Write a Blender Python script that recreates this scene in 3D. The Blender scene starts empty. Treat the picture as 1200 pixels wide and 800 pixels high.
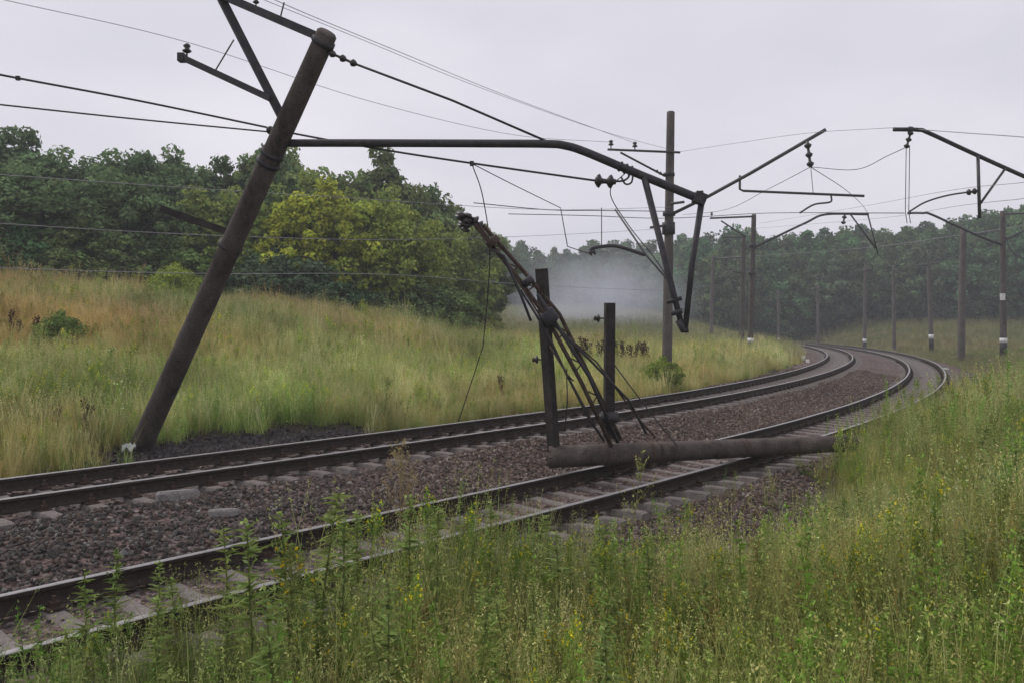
import bpy, math, random
import numpy as np
from mathutils import Vector, Matrix
R = math.radians
rng = np.random.default_rng(7)
random.seed(7)
SC = bpy.context.scene
COL = SC.collection

# ------------------------------------------------------------------ camera, sky, sun, exposure
FPX, YH, CAMH = 980.0, 380.8, 2.068          # focal length and horizon row in the 1200x800 photograph, eye above rail head
cd = bpy.data.cameras.new('camera'); cam = bpy.data.objects.new('camera', cd); COL.objects.link(cam)
cam.location = (0, 0, CAMH); cam.rotation_euler = (R(90), 0, 0)
cd.sensor_width = 36; cd.lens = FPX / 1200 * 36; cd.shift_y = -(400 - YH) / 1200
cd.clip_start = 0.05; cd.clip_end = 2000
SC.camera = cam
world = bpy.data.worlds.new('World'); SC.world = world; world.use_nodes = True
nt = world.node_tree; nt.nodes.clear()
SUN_EL, SUN_AZ = R(48), R(-60)               # azimuth from +Y towards +X
sky = nt.nodes.new('ShaderNodeTexSky'); sky.sky_type = 'NISHITA'; sky.sun_disc = False
sky.sun_elevation = SUN_EL; sky.sun_rotation = SUN_AZ; sky.air_density = 1.0; sky.dust_density = 3.0
b1 = nt.nodes.new('ShaderNodeBackground'); b1.inputs['Strength'].default_value = 0.06
tc = nt.nodes.new('ShaderNodeTexCoord'); mp = nt.nodes.new('ShaderNodeMapping'); mp.inputs['Scale'].default_value = (1.2, 1.2, 3.0)
nz = nt.nodes.new('ShaderNodeTexNoise'); nz.inputs['Scale'].default_value = 1.6; nz.inputs['Detail'].default_value = 4
cr = nt.nodes.new('ShaderNodeValToRGB')
cr.color_ramp.elements[0].position = 0.3; cr.color_ramp.elements[0].color = (0.585, 0.58, 0.655, 1)
cr.color_ramp.elements[1].position = 0.72; cr.color_ramp.elements[1].color = (0.76, 0.735, 0.79, 1)
b2 = nt.nodes.new('ShaderNodeBackground'); b2.inputs['Strength'].default_value = 0.92
mxs = nt.nodes.new('ShaderNodeMixShader'); mxs.inputs[0].default_value = 0.93
wo = nt.nodes.new('ShaderNodeOutputWorld')
L = nt.links.new
L(sky.outputs[0], b1.inputs[0]); L(tc.outputs['Generated'], mp.inputs[0]); L(mp.outputs[0], nz.inputs['Vector'])
L(nz.outputs[0], cr.inputs[0]); L(cr.outputs[0], b2.inputs[0])
L(b1.outputs[0], mxs.inputs[1]); L(b2.outputs[0], mxs.inputs[2]); L(mxs.outputs[0], wo.inputs[0])
sd = bpy.data.lights.new('sun', 'SUN'); sd.energy = 1.4; sd.angle = R(25); sd.color = (1.0, 0.96, 0.90)
sun = bpy.data.objects.new('sun', sd); COL.objects.link(sun)
dirv = Vector((math.sin(SUN_AZ) * math.cos(SUN_EL), math.cos(SUN_AZ) * math.cos(SUN_EL), math.sin(SUN_EL)))
sun.rotation_euler = dirv.to_track_quat('Z', 'Y').to_euler(); sun.location = (-30, 10, 40)
vs = SC.view_settings; vs.view_transform = 'Standard'; vs.look = 'None'; vs.exposure = 0.35; vs.gamma = 1.0; vs.use_curve_mapping = False
SC.render.engine = 'CYCLES'
cy = SC.cycles; cy.use_denoising = True; cy.max_bounces = 5; cy.diffuse_bounces = 3; cy.glossy_bounces = 2
cy.transmission_bounces = 3; cy.volume_bounces = 1; cy.transparent_max_bounces = 6; cy.use_adaptive_sampling = True
cy.adaptive_threshold = 0.02; cy.volume_step_rate = 2.0; cy.volume_max_steps = 128

def W(px, py, d):
    return Vector(((px - 600) / FPX * d, d, CAMH - (py - YH) / FPX * d))

# ------------------------------------------------------------------ materials
MATS = {}
def nodes_of(m):
    m.use_nodes = True; t = m.node_tree; t.nodes.clear()
    o = t.nodes.new('ShaderNodeOutputMaterial'); p = t.nodes.new('ShaderNodeBsdfPrincipled')
    t.links.new(p.outputs[0], o.inputs[0]); return t, p, o
def noise(t, scale, detail=5, rough=0.6, coord='Object', stretch=None):
    c = t.nodes.new('ShaderNodeTexCoord'); n = t.nodes.new('ShaderNodeTexNoise')
    n.inputs['Scale'].default_value = scale; n.inputs['Detail'].default_value = detail; n.inputs['Roughness'].default_value = rough
    if stretch:
        m = t.nodes.new('ShaderNodeMapping'); m.inputs['Scale'].default_value = stretch
        t.links.new(c.outputs[coord], m.inputs[0]); t.links.new(m.outputs[0], n.inputs['Vector'])
    else: t.links.new(c.outputs[coord], n.inputs['Vector'])
    return n
def ramp(t, src, stops):
    r = t.nodes.new('ShaderNodeValToRGB'); e = r.color_ramp.elements
    while len(e) < len(stops): e.new(0.5)
    for q, (p, c) in zip(e, stops): q.position = p; q.color = (*c, 1)
    t.links.new(src, r.inputs[0]); return r
def mixc(t, fac, a, b, mode='MIX'):
    m = t.nodes.new('ShaderNodeMix'); m.data_type = 'RGBA'; m.blend_type = mode
    for k, v in ((0, fac), (6, a), (7, b)):
        if hasattr(v, 'type') and hasattr(v, 'links'): t.links.new(v, m.inputs[k])
        elif k == 0: m.inputs[0].default_value = v
        else: m.inputs[k].default_value = (*v, 1)
    return m.outputs[2]
def bump(t, p, src, s, d=0.02):
    b = t.nodes.new('ShaderNodeBump'); b.inputs['Strength'].default_value = s; b.inputs['Distance'].default_value = d
    t.links.new(src, b.inputs['Height']); t.links.new(b.outputs[0], p.inputs['Normal'])
def surf(name, stops, scale=6, rough=0.8, metal=0.0, bmp=0.4, bd=0.01, fine=None, spec=0.3, coord='Object', stretch=None):
    m = bpy.data.materials.new(name); t, p, o = nodes_of(m)
    n = noise(t, scale, 7, 0.65, coord, stretch); r = ramp(t, n.outputs[0], stops)
    c = r.outputs[0]
    if fine:
        n2 = noise(t, fine, 3, 0.6, coord); r2 = ramp(t, n2.outputs[0], [(0.3, (0.62,) * 3), (0.7, (1.2,) * 3)])
        c = mixc(t, 1.0, c, r2.outputs[0], 'MULTIPLY'); bump(t, p, n2.outputs[0], bmp, bd)
    else: bump(t, p, n.outputs[0], bmp, bd)
    t.links.new(c, p.inputs['Base Color']); p.inputs['Roughness'].default_value = rough; p.inputs['Metallic'].default_value = metal
    p.inputs['Specular IOR Level'].default_value = spec
    MATS[name] = m; return m
surf('old_concrete', [(0.3, (0.055, 0.045, 0.040)), (0.55, (0.095, 0.08, 0.072)), (0.8, (0.14, 0.12, 0.11))], 3.0, 0.85, fine=60)
surf('dark_concrete', [(0.28, (0.032, 0.027, 0.025)), (0.45, (0.085, 0.071, 0.065)), (0.6, (0.115, 0.097, 0.089)), (0.78, (0.20, 0.18, 0.168))], 3.2, 0.88, fine=38, bmp=.7, bd=.02, spec=.15, stretch=(1, 1, 0.35))
surf('fallen_concrete', [(0.28, (0.035, 0.028, 0.024)), (0.45, (0.085, 0.068, 0.06)), (0.62, (0.12, 0.098, 0.085)), (0.8, (0.20, 0.175, 0.155))], 3.4, 0.88, fine=38, bmp=.7, bd=.02)
surf('far_concrete', [(0.3, (0.075, 0.064, 0.058)), (0.7, (0.15, 0.132, 0.122))], 1.5, 0.9, fine=30)
surf('dark_steel', [(0.3, (0.032, 0.031, 0.036)), (0.7, (0.072, 0.066, 0.070))], 9, 0.6, 0.2, fine=70)
surf('rusty_steel', [(0.3, (0.04, 0.029, 0.024)), (0.55, (0.10, 0.070, 0.055)), (0.8, (0.18, 0.13, 0.10))], 9, 0.8, 0.1, fine=70)
surf('grey_steel', [(0.3, (0.06, 0.06, 0.065)), (0.7, (0.11, 0.105, 0.105))], 9, 0.6, 0.3, fine=70)
surf('creosote', [(0.3, (0.022, 0.019, 0.018)), (0.7, (0.06, 0.052, 0.047))], 5, 0.85, fine=50)
surf('wire', [(0.3, (0.03, 0.03, 0.032)), (0.7, (0.06, 0.06, 0.062))], 4, 0.6, 0.2)
surf('pale_wire', [(0.3, (0.26, 0.25, 0.27)), (0.7, (0.36, 0.34, 0.36))], 4, 0.6, 0.2)
surf('ceramic', [(0.3, (0.018, 0.015, 0.015)), (0.7, (0.035, 0.028, 0.026))], 5, 0.35, spec=0.5)
surf('rail_side', [(0.3, (0.026, 0.020, 0.017)), (0.7, (0.062, 0.045, 0.036))], 14, 0.85, 0.1, fine=80)
surf('rail_head', [(0.3, (0.27, 0.255, 0.25)), (0.7, (0.40, 0.385, 0.38))], 20, 0.45, 0.75, bmp=0.05)
surf('sleeper', [(0.3, (0.11, 0.092, 0.084)), (0.5, (0.175, 0.152, 0.14)), (0.75, (0.26, 0.232, 0.215))], 4, 0.9, fine=45)
surf('fastener', [(0.3, (0.035, 0.024, 0.018)), (0.7, (0.075, 0.048, 0.034))], 14, 0.85)
surf('whitewash', [(0.3, (0.55, 0.55, 0.54)), (0.6, (0.76, 0.76, 0.75))], 8, 0.9)
surf('black_paint', [(0.3, (0.012, 0.012, 0.012)), (0.7, (0.03, 0.03, 0.03))], 8, 0.7)
surf('bark', [(0.3, (0.035, 0.028, 0.022)), (0.7, (0.10, 0.085, 0.07))], 9, 0.95, bmp=0.8)
surf('stone_slab', [(0.3, (0.16, 0.15, 0.145)), (0.7, (0.30, 0.28, 0.27))], 6, 0.9, fine=40)
surf('rag', [(0.3, (0.35, 0.40, 0.38)), (0.7, (0.6, 0.62, 0.60))], 6, 0.9)

def ballast_mat():
    m = bpy.data.materials.new('ballast'); t, p, o = nodes_of(m)
    c = t.nodes.new('ShaderNodeTexCoord')
    v = t.nodes.new('ShaderNodeTexVoronoi'); v.inputs['Scale'].default_value = 17
    t.links.new(c.outputs['Object'], v.inputs['Vector'])
    sep = t.nodes.new('ShaderNodeSeparateColor'); t.links.new(v.outputs['Color'], sep.inputs[0])
    r = ramp(t, sep.outputs[0], [(0.0, (0.06, 0.052, 0.05)), (0.4, (0.11, 0.09, 0.085)), (0.75, (0.16, 0.125, 0.115)), (1.0, (0.26, 0.235, 0.225))])
    n = noise(t, 0.55, 6, 0.65); r2 = ramp(t, n.outputs[0], [(0.35, (0.80, 0.74, 0.74)), (0.65, (1.12, 0.98, 0.92))])
    t.links.new(mixc(t, 1.0, r.outputs[0], r2.outputs[0], 'MULTIPLY'), p.inputs['Base Color'])
    p.inputs['Roughness'].default_value = 0.95; p.inputs['Specular IOR Level'].default_value = 0.15
    bump(t, p, v.outputs['Distance'], 1.0, 0.05); MATS['ballast'] = m
ballast_mat()
def stone_mat():
    m = bpy.data.materials.new('stone'); t, p, o = nodes_of(m)
    a = t.nodes.new('ShaderNodeAttribute'); a.attribute_type = 'INSTANCER'; a.attribute_name = 'tint'
    n = noise(t, 14, 4); r = ramp(t, n.outputs[0], [(0.3, (0.75,) * 3), (0.7, (1.15,) * 3)])
    t.links.new(mixc(t, 1.0, a.outputs['Color'], r.outputs[0], 'MULTIPLY'), p.inputs['Base Color'])
    p.inputs['Roughness'].default_value = 0.92; p.inputs['Specular IOR Level'].default_value = 0.2; MATS['stone'] = m
stone_mat()
def ground_mat():
    m = bpy.data.materials.new('ground'); t, p, o = nodes_of(m)
    a = t.nodes.new('ShaderNodeAttribute'); a.attribute_name = 'dirt'
    n = noise(t, 0.35, 8, 0.7); r = ramp(t, n.outputs[0], [(0.3, (0.045, 0.050, 0.020)), (0.5, (0.085, 0.075, 0.033)), (0.7, (0.125, 0.095, 0.045))])
    n2 = noise(t, 7, 6, 0.7); r2 = ramp(t, n2.outputs[0], [(0.3, (0.020, 0.018, 0.018)), (0.7, (0.055, 0.048, 0.047))])
    t.links.new(mixc(t, a.outputs['Fac'], r.outputs[0], r2.outputs[0]), p.inputs['Base Color'])
    p.inputs['Roughness'].default_value = 1.0; p.inputs['Specular IOR Level'].default_value = 0.05
    bump(t, p, n2.outputs[0], 0.8, 0.06); MATS['ground'] = m
ground_mat()
def plant_mat(name, instanced, trans=0.35):
    """leaf colour from the mesh's own colour attribute, times a tint per plant"""
    m = bpy.data.materials.new(name); t, p, o = nodes_of(m)
    a = t.nodes.new('ShaderNodeAttribute'); a.attribute_name = 'col'
    if instanced:
        b = t.nodes.new('ShaderNodeAttribute'); b.attribute_type = 'INSTANCER'; b.attribute_name = 'tint'; tint = b.outputs['Color']
    else:
        b = t.nodes.new('ShaderNodeObjectInfo'); tint = b.outputs['Color']
    c = mixc(t, 1.0, a.outputs['Color'], tint, 'MULTIPLY')
    d = t.nodes.new('ShaderNodeBsdfDiffuse'); tr = t.nodes.new('ShaderNodeBsdfTranslucent'); mx = t.nodes.new('ShaderNodeMixShader')
    mx.inputs[0].default_value = trans
    t.links.new(c, d.inputs[0]); t.links.new(c, tr.inputs[0])
    t.links.new(d.outputs[0], mx.inputs[1]); t.links.new(tr.outputs[0], mx.inputs[2]); t.links.new(mx.outputs[0], o.inputs[0])
    t.nodes.remove(p); MATS[name] = m
plant_mat('grass', True, 0.30); plant_mat('weed', False, 0.30); plant_mat('leaves', False, 0.25)

# ------------------------------------------------------------------ mesh helpers
class MB:
    def __init__(s): s.V = []; s.F = []; s.M = []; s.C = []; s.n = 0
    def add(s, V, F, mi=0, col=None):
        V = np.asarray(V, float).reshape(-1, 3); s.V.append(V)
        if isinstance(F, np.ndarray): F = (F + s.n).tolist()
        else: F = [[i + s.n for i in f] for f in F]
        s.F += F; s.M += [mi] * len(F); s.n += len(V)
        c = np.ones((len(V), 3)) if col is None else np.broadcast_to(np.asarray(col, float), (len(V), 3))
        s.C.append(c); return s
    def box(s, c, size, mi=0, rot=None):
        h = np.array(size) / 2; v = np.array([(x, y, z) for x in (-1, 1) for y in (-1, 1) for z in (-1, 1)]) * h
        if rot is not None: v = v @ np.array(rot).T
        return s.add(v + np.array(c), [(0, 1, 3, 2), (4, 6, 7, 5), (0, 4, 5, 1), (2, 3, 7, 6), (0, 2, 6, 4), (1, 5, 7, 3)], mi)
    def tube(s, pts, r, n=10, mi=0, caps=True):
        P = np.array([tuple(p) for p in pts], float); k = len(P)
        rr = np.broadcast_to(np.asarray(r, float), (k,)) if np.ndim(r) else np.full(k, r)
        T = np.gradient(P, axis=0) if k > 2 else np.repeat((P[1] - P[0])[None], 2, 0)
        T = T / np.linalg.norm(T, axis=1)[:, None]
        ref = np.array((0, 0, 1.)) if abs(T[0][2]) < 0.9 else np.array((0, 1., 0))
        a = np.linspace(0, 2 * np.pi, n, endpoint=False); V = []
        u = np.cross(T[0], ref); u /= np.linalg.norm(u)
        for i in range(k):
            u = u - T[i] * (u @ T[i]); u /= np.linalg.norm(u); w = np.cross(T[i], u)
            V.append(P[i] + rr[i] * (np.cos(a)[:, None] * u + np.sin(a)[:, None] * w))
        F = []
        for i in range(k - 1):
            for j in range(n):
                F.append((i * n + j, i * n + (j + 1) % n, (i + 1) * n + (j + 1) % n, (i + 1) * n + j))
        if caps: F.append(tuple(range(n - 1, -1, -1))); F.append(tuple((k - 1) * n + j for j in range(n)))
        return s.add(np.vstack(V), F, mi)
    def bar(s, a, b, w, h, mi=0):
        a, b = Vector(a), Vector(b); d = b - a; q = d.to_track_quat('X', 'Z').to_matrix()
        return s.box((a + b) / 2, (d.length, w, h), mi, np.array(q))
    def mesh(s, name, mats, smooth=False, col=False):
        me = bpy.data.meshes.new(name); me.from_pydata(np.vstack(s.V).tolist(), [], s.F)
        for m in (mats if isinstance(mats, (list, tuple)) else [mats]): me.materials.append(MATS[m])
        me.polygons.foreach_set('material_index', s.M)
        if smooth: me.polygons.foreach_set('use_smooth', [True] * len(s.F))
        if col:
            at = me.color_attributes.new('col', 'FLOAT_COLOR', 'POINT'); C = np.vstack(s.C)
            at.data.foreach_set('color', np.hstack([C, np.ones((len(C), 1))]).ravel())
        me.update(); return me
def link(name, me, parent=None, loc=None, rot=None):
    o = bpy.data.objects.new(name, me); COL.objects.link(o)
    if parent is not None: o.parent = parent
    if loc is not None: o.location = loc
    if rot is not None: o.rotation_euler = rot
    return o
def tag(o, label=None, cat=None, group=None, kind=None):
    if label: o['label'] = label
    if cat: o['category'] = cat
    if group: o['group'] = group
    if kind: o['kind'] = kind
    return o
def empty(name, loc, label, cat, group=None):
    o = bpy.data.objects.new(name, None); COL.objects.link(o); o.location = loc; o.empty_display_size = 0.2
    return tag(o, label, cat, group)
def part(name, mb, mats, root, smooth=False):
    """mb is in world coordinates; it is moved into the frame of its parent"""
    off = Vector((0, 0, 0)); p = root
    while p is not None: off += p.location; p = p.parent
    V = np.vstack(mb.V); o0 = V.mean(0) * 0 + np.array(off)
    mb.V = [V - o0]
    return link(name, mb.mesh(name, mats, smooth), root)
def lathe_discs(mb, a, b, rads, n=14, mi=0):
    """a body of revolution from a to b with the given radii"""
    a, b = Vector(a), Vector(b); pts = [a.lerp(b, i / (len(rads) - 1)) for i in range(len(rads))]
    return mb.tube(pts, rads, n, mi)
def insulator(mb, a, b, r, k=3, mi=0):
    rads = []
    for i in range(k): rads += [r * 0.35, r * 0.4, r, r * 0.85, r * 0.35]
    return lathe_discs(mb, a, b, rads, 14, mi)

# ------------------------------------------------------------------ the line of the two tracks
KS = np.array([-6, 6, 18, 30, 42, 56, 75, 110.]); KV = np.array([-.0097, .00048, .01085, .00792, .00608, .00652, .00478, .00598])
DS = 0.25; S = np.arange(-40, 190, DS); KK = np.interp(S, KS, KV); KK[S < -6] = 0.0
HD = np.cumsum(KK) * DS; I0 = int(np.argmin(abs(S))); HD = HD - HD[I0] + 0.85607
CX = np.cumsum(np.cos(HD)) * DS; CY = np.cumsum(np.sin(HD)) * DS; CX = CX - CX[I0] - 8.0; CY = CY - CY[I0] + 8.925
NX, NY = np.sin(HD), -np.cos(HD)
TD = 4.597; ZB = -0.237; CANT = {'a': 0.0112, 'b': 0.0303}
def at(s, u):
    h = np.interp(s, S, HD); return np.interp(s, S, CX) + np.sin(h) * u, np.interp(s, S, CY) - np.cos(h) * u
def su(x, y):
    """arc length and lateral offset (right is +) of ground points"""
    x = np.atleast_1d(np.asarray(x, float)); y = np.atleast_1d(np.asarray(y, float)); so = np.empty_like(x); uo = np.empty_like(x)
    cx, cyy = CX[::2], CY[::2]
    for i in range(0, len(x), 20000):
        a, b = x[i:i + 20000], y[i:i + 20000]
        d2 = (a[:, None] - cx[None]) ** 2 + (b[:, None] - cyy[None]) ** 2; j = d2.argmin(1)
        jj = j * 2; u = (a - CX[jj]) * NX[jj] + (b - CY[jj]) * NY[jj]
        so[i:i + 20000] = S[jj]; uo[i:i + 20000] = np.sign(u) * np.sqrt(d2[np.arange(len(a)), j])
    return so, uo
def sm(a, b, x):
    t = np.clip((x - a) / (b - a), 0, 1); return t * t * (3 - 2 * t)
def hills(x, y):
    return 0.5 * np.sin(x * 0.31 + 1.3 * np.sin(y * 0.17)) * np.sin(y * 0.27 + 0.8) + 0.3 * np.sin(x * 0.83 + y * 0.41) * np.sin(y * 0.77 - x * 0.3)
UP = np.array([-90, -40, -25, -19, -13, -9, -6, -3.6, -2.6, -1.5, TD + 1.5, TD + 2.7, TD + 3.4, TD + 4.6, TD + 6, TD + 7.4, TD + 12, TD + 40, TD + 90])
ZP = np.array([2.6, 3.2, 3.2, 2.5, 1.45, .62, .10, -.32, -.42, -.75, -.95, -.80, -.80, -.62, -.15, .42, .70, .9, 1.2])
def terrain(x, y):
    x = np.atleast_1d(np.asarray(x, float)); y = np.atleast_1d(np.asarray(y, float))
    s, u = su(x, y); z = np.interp(u, UP, ZP)
    z = np.where(u < -3.6, -.32 + (z + .32) * (1 - .8 * sm(15, 45, s)), z)
    k = sm(18, 42, s) * sm(TD + 2.7, TD + 5, u); z = z * (1 - k) + np.minimum(z, -.35) * k
    out = np.minimum(sm(-3, -14, u) + sm(TD + 2.5, TD + 14, u), 1)
    z = z + hills(x, y) * 0.32 * out
    z = z + sm(75, 150, y) * 3.5 * sm(3, 14, np.where(u < 0, -u, u - TD)) * sm(15, 45, s)
    return z
def tz(x, y): return float(terrain(x, y)[0])

# ground sheet
def warp(n, lo, hi, c, k):
    t = np.linspace(-1, 1, n); w = np.sinh(t * k) / np.sinh(k)
    return np.where(w < 0, c + w * (c - lo), c + w * (hi - c))
gx = warp(300, -230, 260, 2, 3.2); gy = warp(320, -60, 300, 14, 3.2)
GX, GY = np.meshgrid(gx, gy); GZ = terrain(GX.ravel(), GY.ravel())
V = np.stack([GX.ravel(), GY.ravel(), GZ], 1); nx = len(gx)
ii = (np.arange(len(gy) - 1)[:, None] * nx + np.arange(nx - 1)[None]).ravel()
mb = MB(); mb.add(V, np.stack([ii, ii + 1, ii + nx + 1, ii + nx], 1)); me = mb.mesh('ground', 'ground', True)
gs, gu = su(GX.ravel(), GY.ravel())
MASTB = W(165, 521, 16.0)
SM = float(su(MASTB.x, MASTB.y)[0][0]); dd = np.hypot((gs - SM - 1.6) / 4.2, (gu + 3.0) / 1.7)
dirt = np.clip(1.25 - dd, 0, 1) ** 0.5 * (gu < -1.5); dirt = np.maximum(dirt, sm(TD + 3.3, TD + 2.2, gu) * sm(-3.2, -2.4, gu))
at_ = me.attributes.new('dirt', 'FLOAT', 'POINT'); at_.data.foreach_set('value', dirt.astype(np.float32))
tag(link('ground', me), kind='structure')

# ballast bed
BU = np.array([-2.9, -2.3, -1.75, -1.3, -.6, 0, .6, 1.3, 1.75, 2.3, TD - 1.75, TD - 1.3, TD - .6, TD, TD + .6, TD + 1.3, TD + 1.8, TD + 2.5, TD + 3.3])
BZ = np.array([-.62, -.40, -.22, -.24, -.26, -.26, -.26, -.235, -.24, -.40, -.47, -.475, -.50, -.50, -.50, -.475, -.48, -.72, -.98])
def bed(s, u):
    w = 0.028 * np.sin(s * 3.1 + 2 * np.sin(u * 2.3)) * np.sin(u * 4.1 + s * 0.7) + 0.05 * np.sin(s * 0.9 + u) * np.sin(u * 1.7 + 2)
    mask = 1 - np.maximum(np.exp(-(u / 1.25) ** 8), np.exp(-((u - TD) / 1.25) ** 8))
    heap = 0.16 * np.exp(-((u - 2.75) / 0.55) ** 2) * sm(12, 5, s)
    return np.interp(u, BU, BZ) + w * mask + heap
bu = np.arange(-2.9, TD + 3.31, 0.155); bs = np.concatenate([np.arange(-32, 30, .16), np.arange(30, 60, .5), np.arange(60, 180, 1.5)])
SS, UU = np.meshgrid(bs, bu, indexing='ij'); bx, by = at(SS.ravel(), UU.ravel()); bz = bed(SS.ravel(), UU.ravel())
nb = len(bu); ii = (np.arange(len(bs) - 1)[:, None] * nb + np.arange(nb - 1)[None]).ravel()
mb = MB(); mb.add(np.stack([bx, by, bz], 1), np.stack([ii, ii + nb, ii + nb + 1, ii + 1], 1))
tag(link('ballast_bed', mb.mesh('ballast_bed', 'ballast', True)), kind='structure')

# ------------------------------------------------------------------ tracks: rails, sleepers, fasteners
RP = [(-.075, -.18), (.075, -.18), (.075, -.168), (.016, -.148), (.009, -.13), (.009, -.06), (.034, -.045), (.0375, -.036), (.0375, -.008), (.030, -.0015),
      (-.030, -.0015), (-.0375, -.008), (-.0375, -.036), (-.034, -.045), (-.009, -.06), (-.009, -.13), (-.016, -.148), (-.075, -.168)]
def sleeper_mesh():
    m = MB(); xs = [-1.35, -1.3, -.95, -.6, -.2, .2, .6, .95, 1.3, 1.35]; ht = [-.02, 0, 0, -.012, -.045, -.045, -.012, 0, 0, -.02]
    V = []
    for x, z in zip(xs, ht): V += [(x, -.14, -.17), (x, -.085, z - .012), (x, -.07, z), (x, .07, z), (x, .085, z - .012), (x, .14, -.17)]
    F = []
    for i in range(len(xs) - 1):
        for j in range(5): F.append((i * 6 + j, i * 6 + j + 1, i * 6 + 7 + j, i * 6 + 6 + j))
    F.append((5, 4, 3, 2, 1, 0)); k = (len(xs) - 1) * 6; F.append(tuple(k + j for j in range(6)))
    m.add(V, F); return m.mesh('sleeper', 'sleeper')
SLM = sleeper_mesh()
def build_track(key, uc, z0, label):
    cant = CANT[key]; root = empty('railway_track', (0, 0, 0), label, 'track', 'railway tracks')
    ss = np.concatenate([np.arange(-30, 110, .4), np.arange(110, 176, 1.)])
    for off in (-.79, .79):
        h = np.interp(ss, S, HD); x, y = at(ss, uc + off); z = z0 + off * cant + 0 * ss
        jit = 0.004 * np.sin(ss * 0.9 + off)
        V = []
        for px_, pz in RP: V.append(np.stack([x + np.sin(h) * (px_ + jit), y - np.cos(h) * (px_ + jit), z + pz], 1))
        V = np.stack(V, 1).reshape(-1, 3); k = len(RP); m = MB(); F = []; n = len(ss)
        a = np.arange(n - 1)[:, None] * k + np.arange(k)[None]; b = np.arange(n - 1)[:, None] * k + (np.arange(k)[None] + 1) % k
        m.add(V, np.stack([a, b, b + k, a + k], 2).reshape(-1, 4))
        mi = np.zeros((n - 1, k), int); mi[:, 8:11] = 1; m.M = mi.ravel().tolist()
        link('rail', m.mesh('rail', ['rail_side', 'rail_head']), root)
    fm = MB(); s = -10.0; i = 0
    while s < 112 and i < 290:
        s += .545 + random.uniform(-.02, .02); i += 1
        x, y = at(s, uc); h = float(np.interp(s, S, HD)); o = link('sleeper', SLM, root)
        rz = h - math.pi / 2 + random.uniform(-.02, .02)
        o.matrix_local = Matrix.Translation((float(x) + random.uniform(-.015, .015), float(y), z0 - .192 + random.uniform(-.012, .004))) @ Matrix.Rotation(rz, 4, 'Z') @ Matrix.Rotation(-math.atan(cant), 4, 'Y')
        if s < 60:
            rot = np.array(Matrix.Rotation(rz, 3, 'Z'))
            for off in (-.79, .79):
                bx_, by_ = at(s, uc + off); zz = z0 + off * cant - .186
                fm.box((float(bx_), float(by_), zz), (.37, .15, .022), 0, rot)
                for q in (-.12, .12):
                    cx_, cy_ = at(s, uc + off + q)
                    fm.box((float(cx_), float(cy_), zz + .035), (.075, .07, .05), 0, rot)
                    fm.tube([(float(cx_), float(cy_), zz + .055), (float(cx_), float(cy_), zz + .11)], .018, 6)
    f = link('fasteners', fm.mesh('fasteners', 'fastener'), root); f['kind'] = 'stuff'
    return root
build_track('a', 0, 0, 'railway track with shiny rails beside the golden grass bank and leaning mast')
build_track('b', TD, ZB, 'railway track crossed by the fallen concrete mast')

# ------------------------------------------------------------------ scattering by geometry nodes (only for uncountable stuff)
def scatter(name, pts, rot, scl, idx, tint, protos, label, cat):
    me = bpy.data.meshes.new(name); n = len(pts); me.vertices.add(n); me.vertices.foreach_set('co', np.asarray(pts, np.float32).ravel())
    for nm, ty, key, arr in (('rot', 'FLOAT_VECTOR', 'vector', rot), ('scl', 'FLOAT_VECTOR', 'vector', scl), ('idx', 'INT', 'value', idx),
                             ('tint', 'FLOAT_COLOR', 'color', np.hstack([tint, np.ones((n, 1))]))):
        a = me.attributes.new(nm, ty, 'POINT'); a.data.foreach_set(key, np.ascontiguousarray(arr, np.int32 if ty == 'INT' else np.float32).ravel())
    me.update(); o = link(name, me); tag(o, label, cat, kind='stuff')
    g = bpy.data.node_groups.new(name, 'GeometryNodeTree'); g.interface.new_socket('Geometry', in_out='INPUT', socket_type='NodeSocketGeometry')
    g.interface.new_socket('Geometry', in_out='OUTPUT', socket_type='NodeSocketGeometry'); N = g.nodes.new; K = g.links.new
    gi = N('NodeGroupInput'); go = N('NodeGroupOutput'); j = N('GeometryNodeJoinGeometry')
    def attr(nm, ty):
        q = N('GeometryNodeInputNamedAttribute'); q.data_type = ty; q.inputs[0].default_value = nm; return q.outputs[0]
    ai, ar, asc = attr('idx', 'INT'), attr('rot', 'FLOAT_VECTOR'), attr('scl', 'FLOAT_VECTOR')
    for k, p in enumerate(protos):
        inf = N('GeometryNodeObjectInfo'); inf.inputs[0].default_value = p; inf.inputs[1].default_value = True
        c = N('FunctionNodeCompare'); c.data_type = 'INT'; c.operation = 'EQUAL'; K(ai, c.inputs[2]); c.inputs[3].default_value = k
        ip = N('GeometryNodeInstanceOnPoints'); K(gi.outputs[0], ip.inputs[0]); K(c.outputs[0], ip.inputs[1]); K(inf.outputs['Geometry'], ip.inputs[2])
        K(ar, ip.inputs[5]); K(asc, ip.inputs[6]); K(ip.outputs[0], j.inputs[0])
    K(j.outputs[0], go.inputs[0]); md = o.modifiers.new('scatter', 'NODES'); md.node_group = g; return o
def proto(name, mb, mat, smooth=False): return bpy.data.objects.new(name, mb.mesh(name, mat, smooth, col=True))

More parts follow.
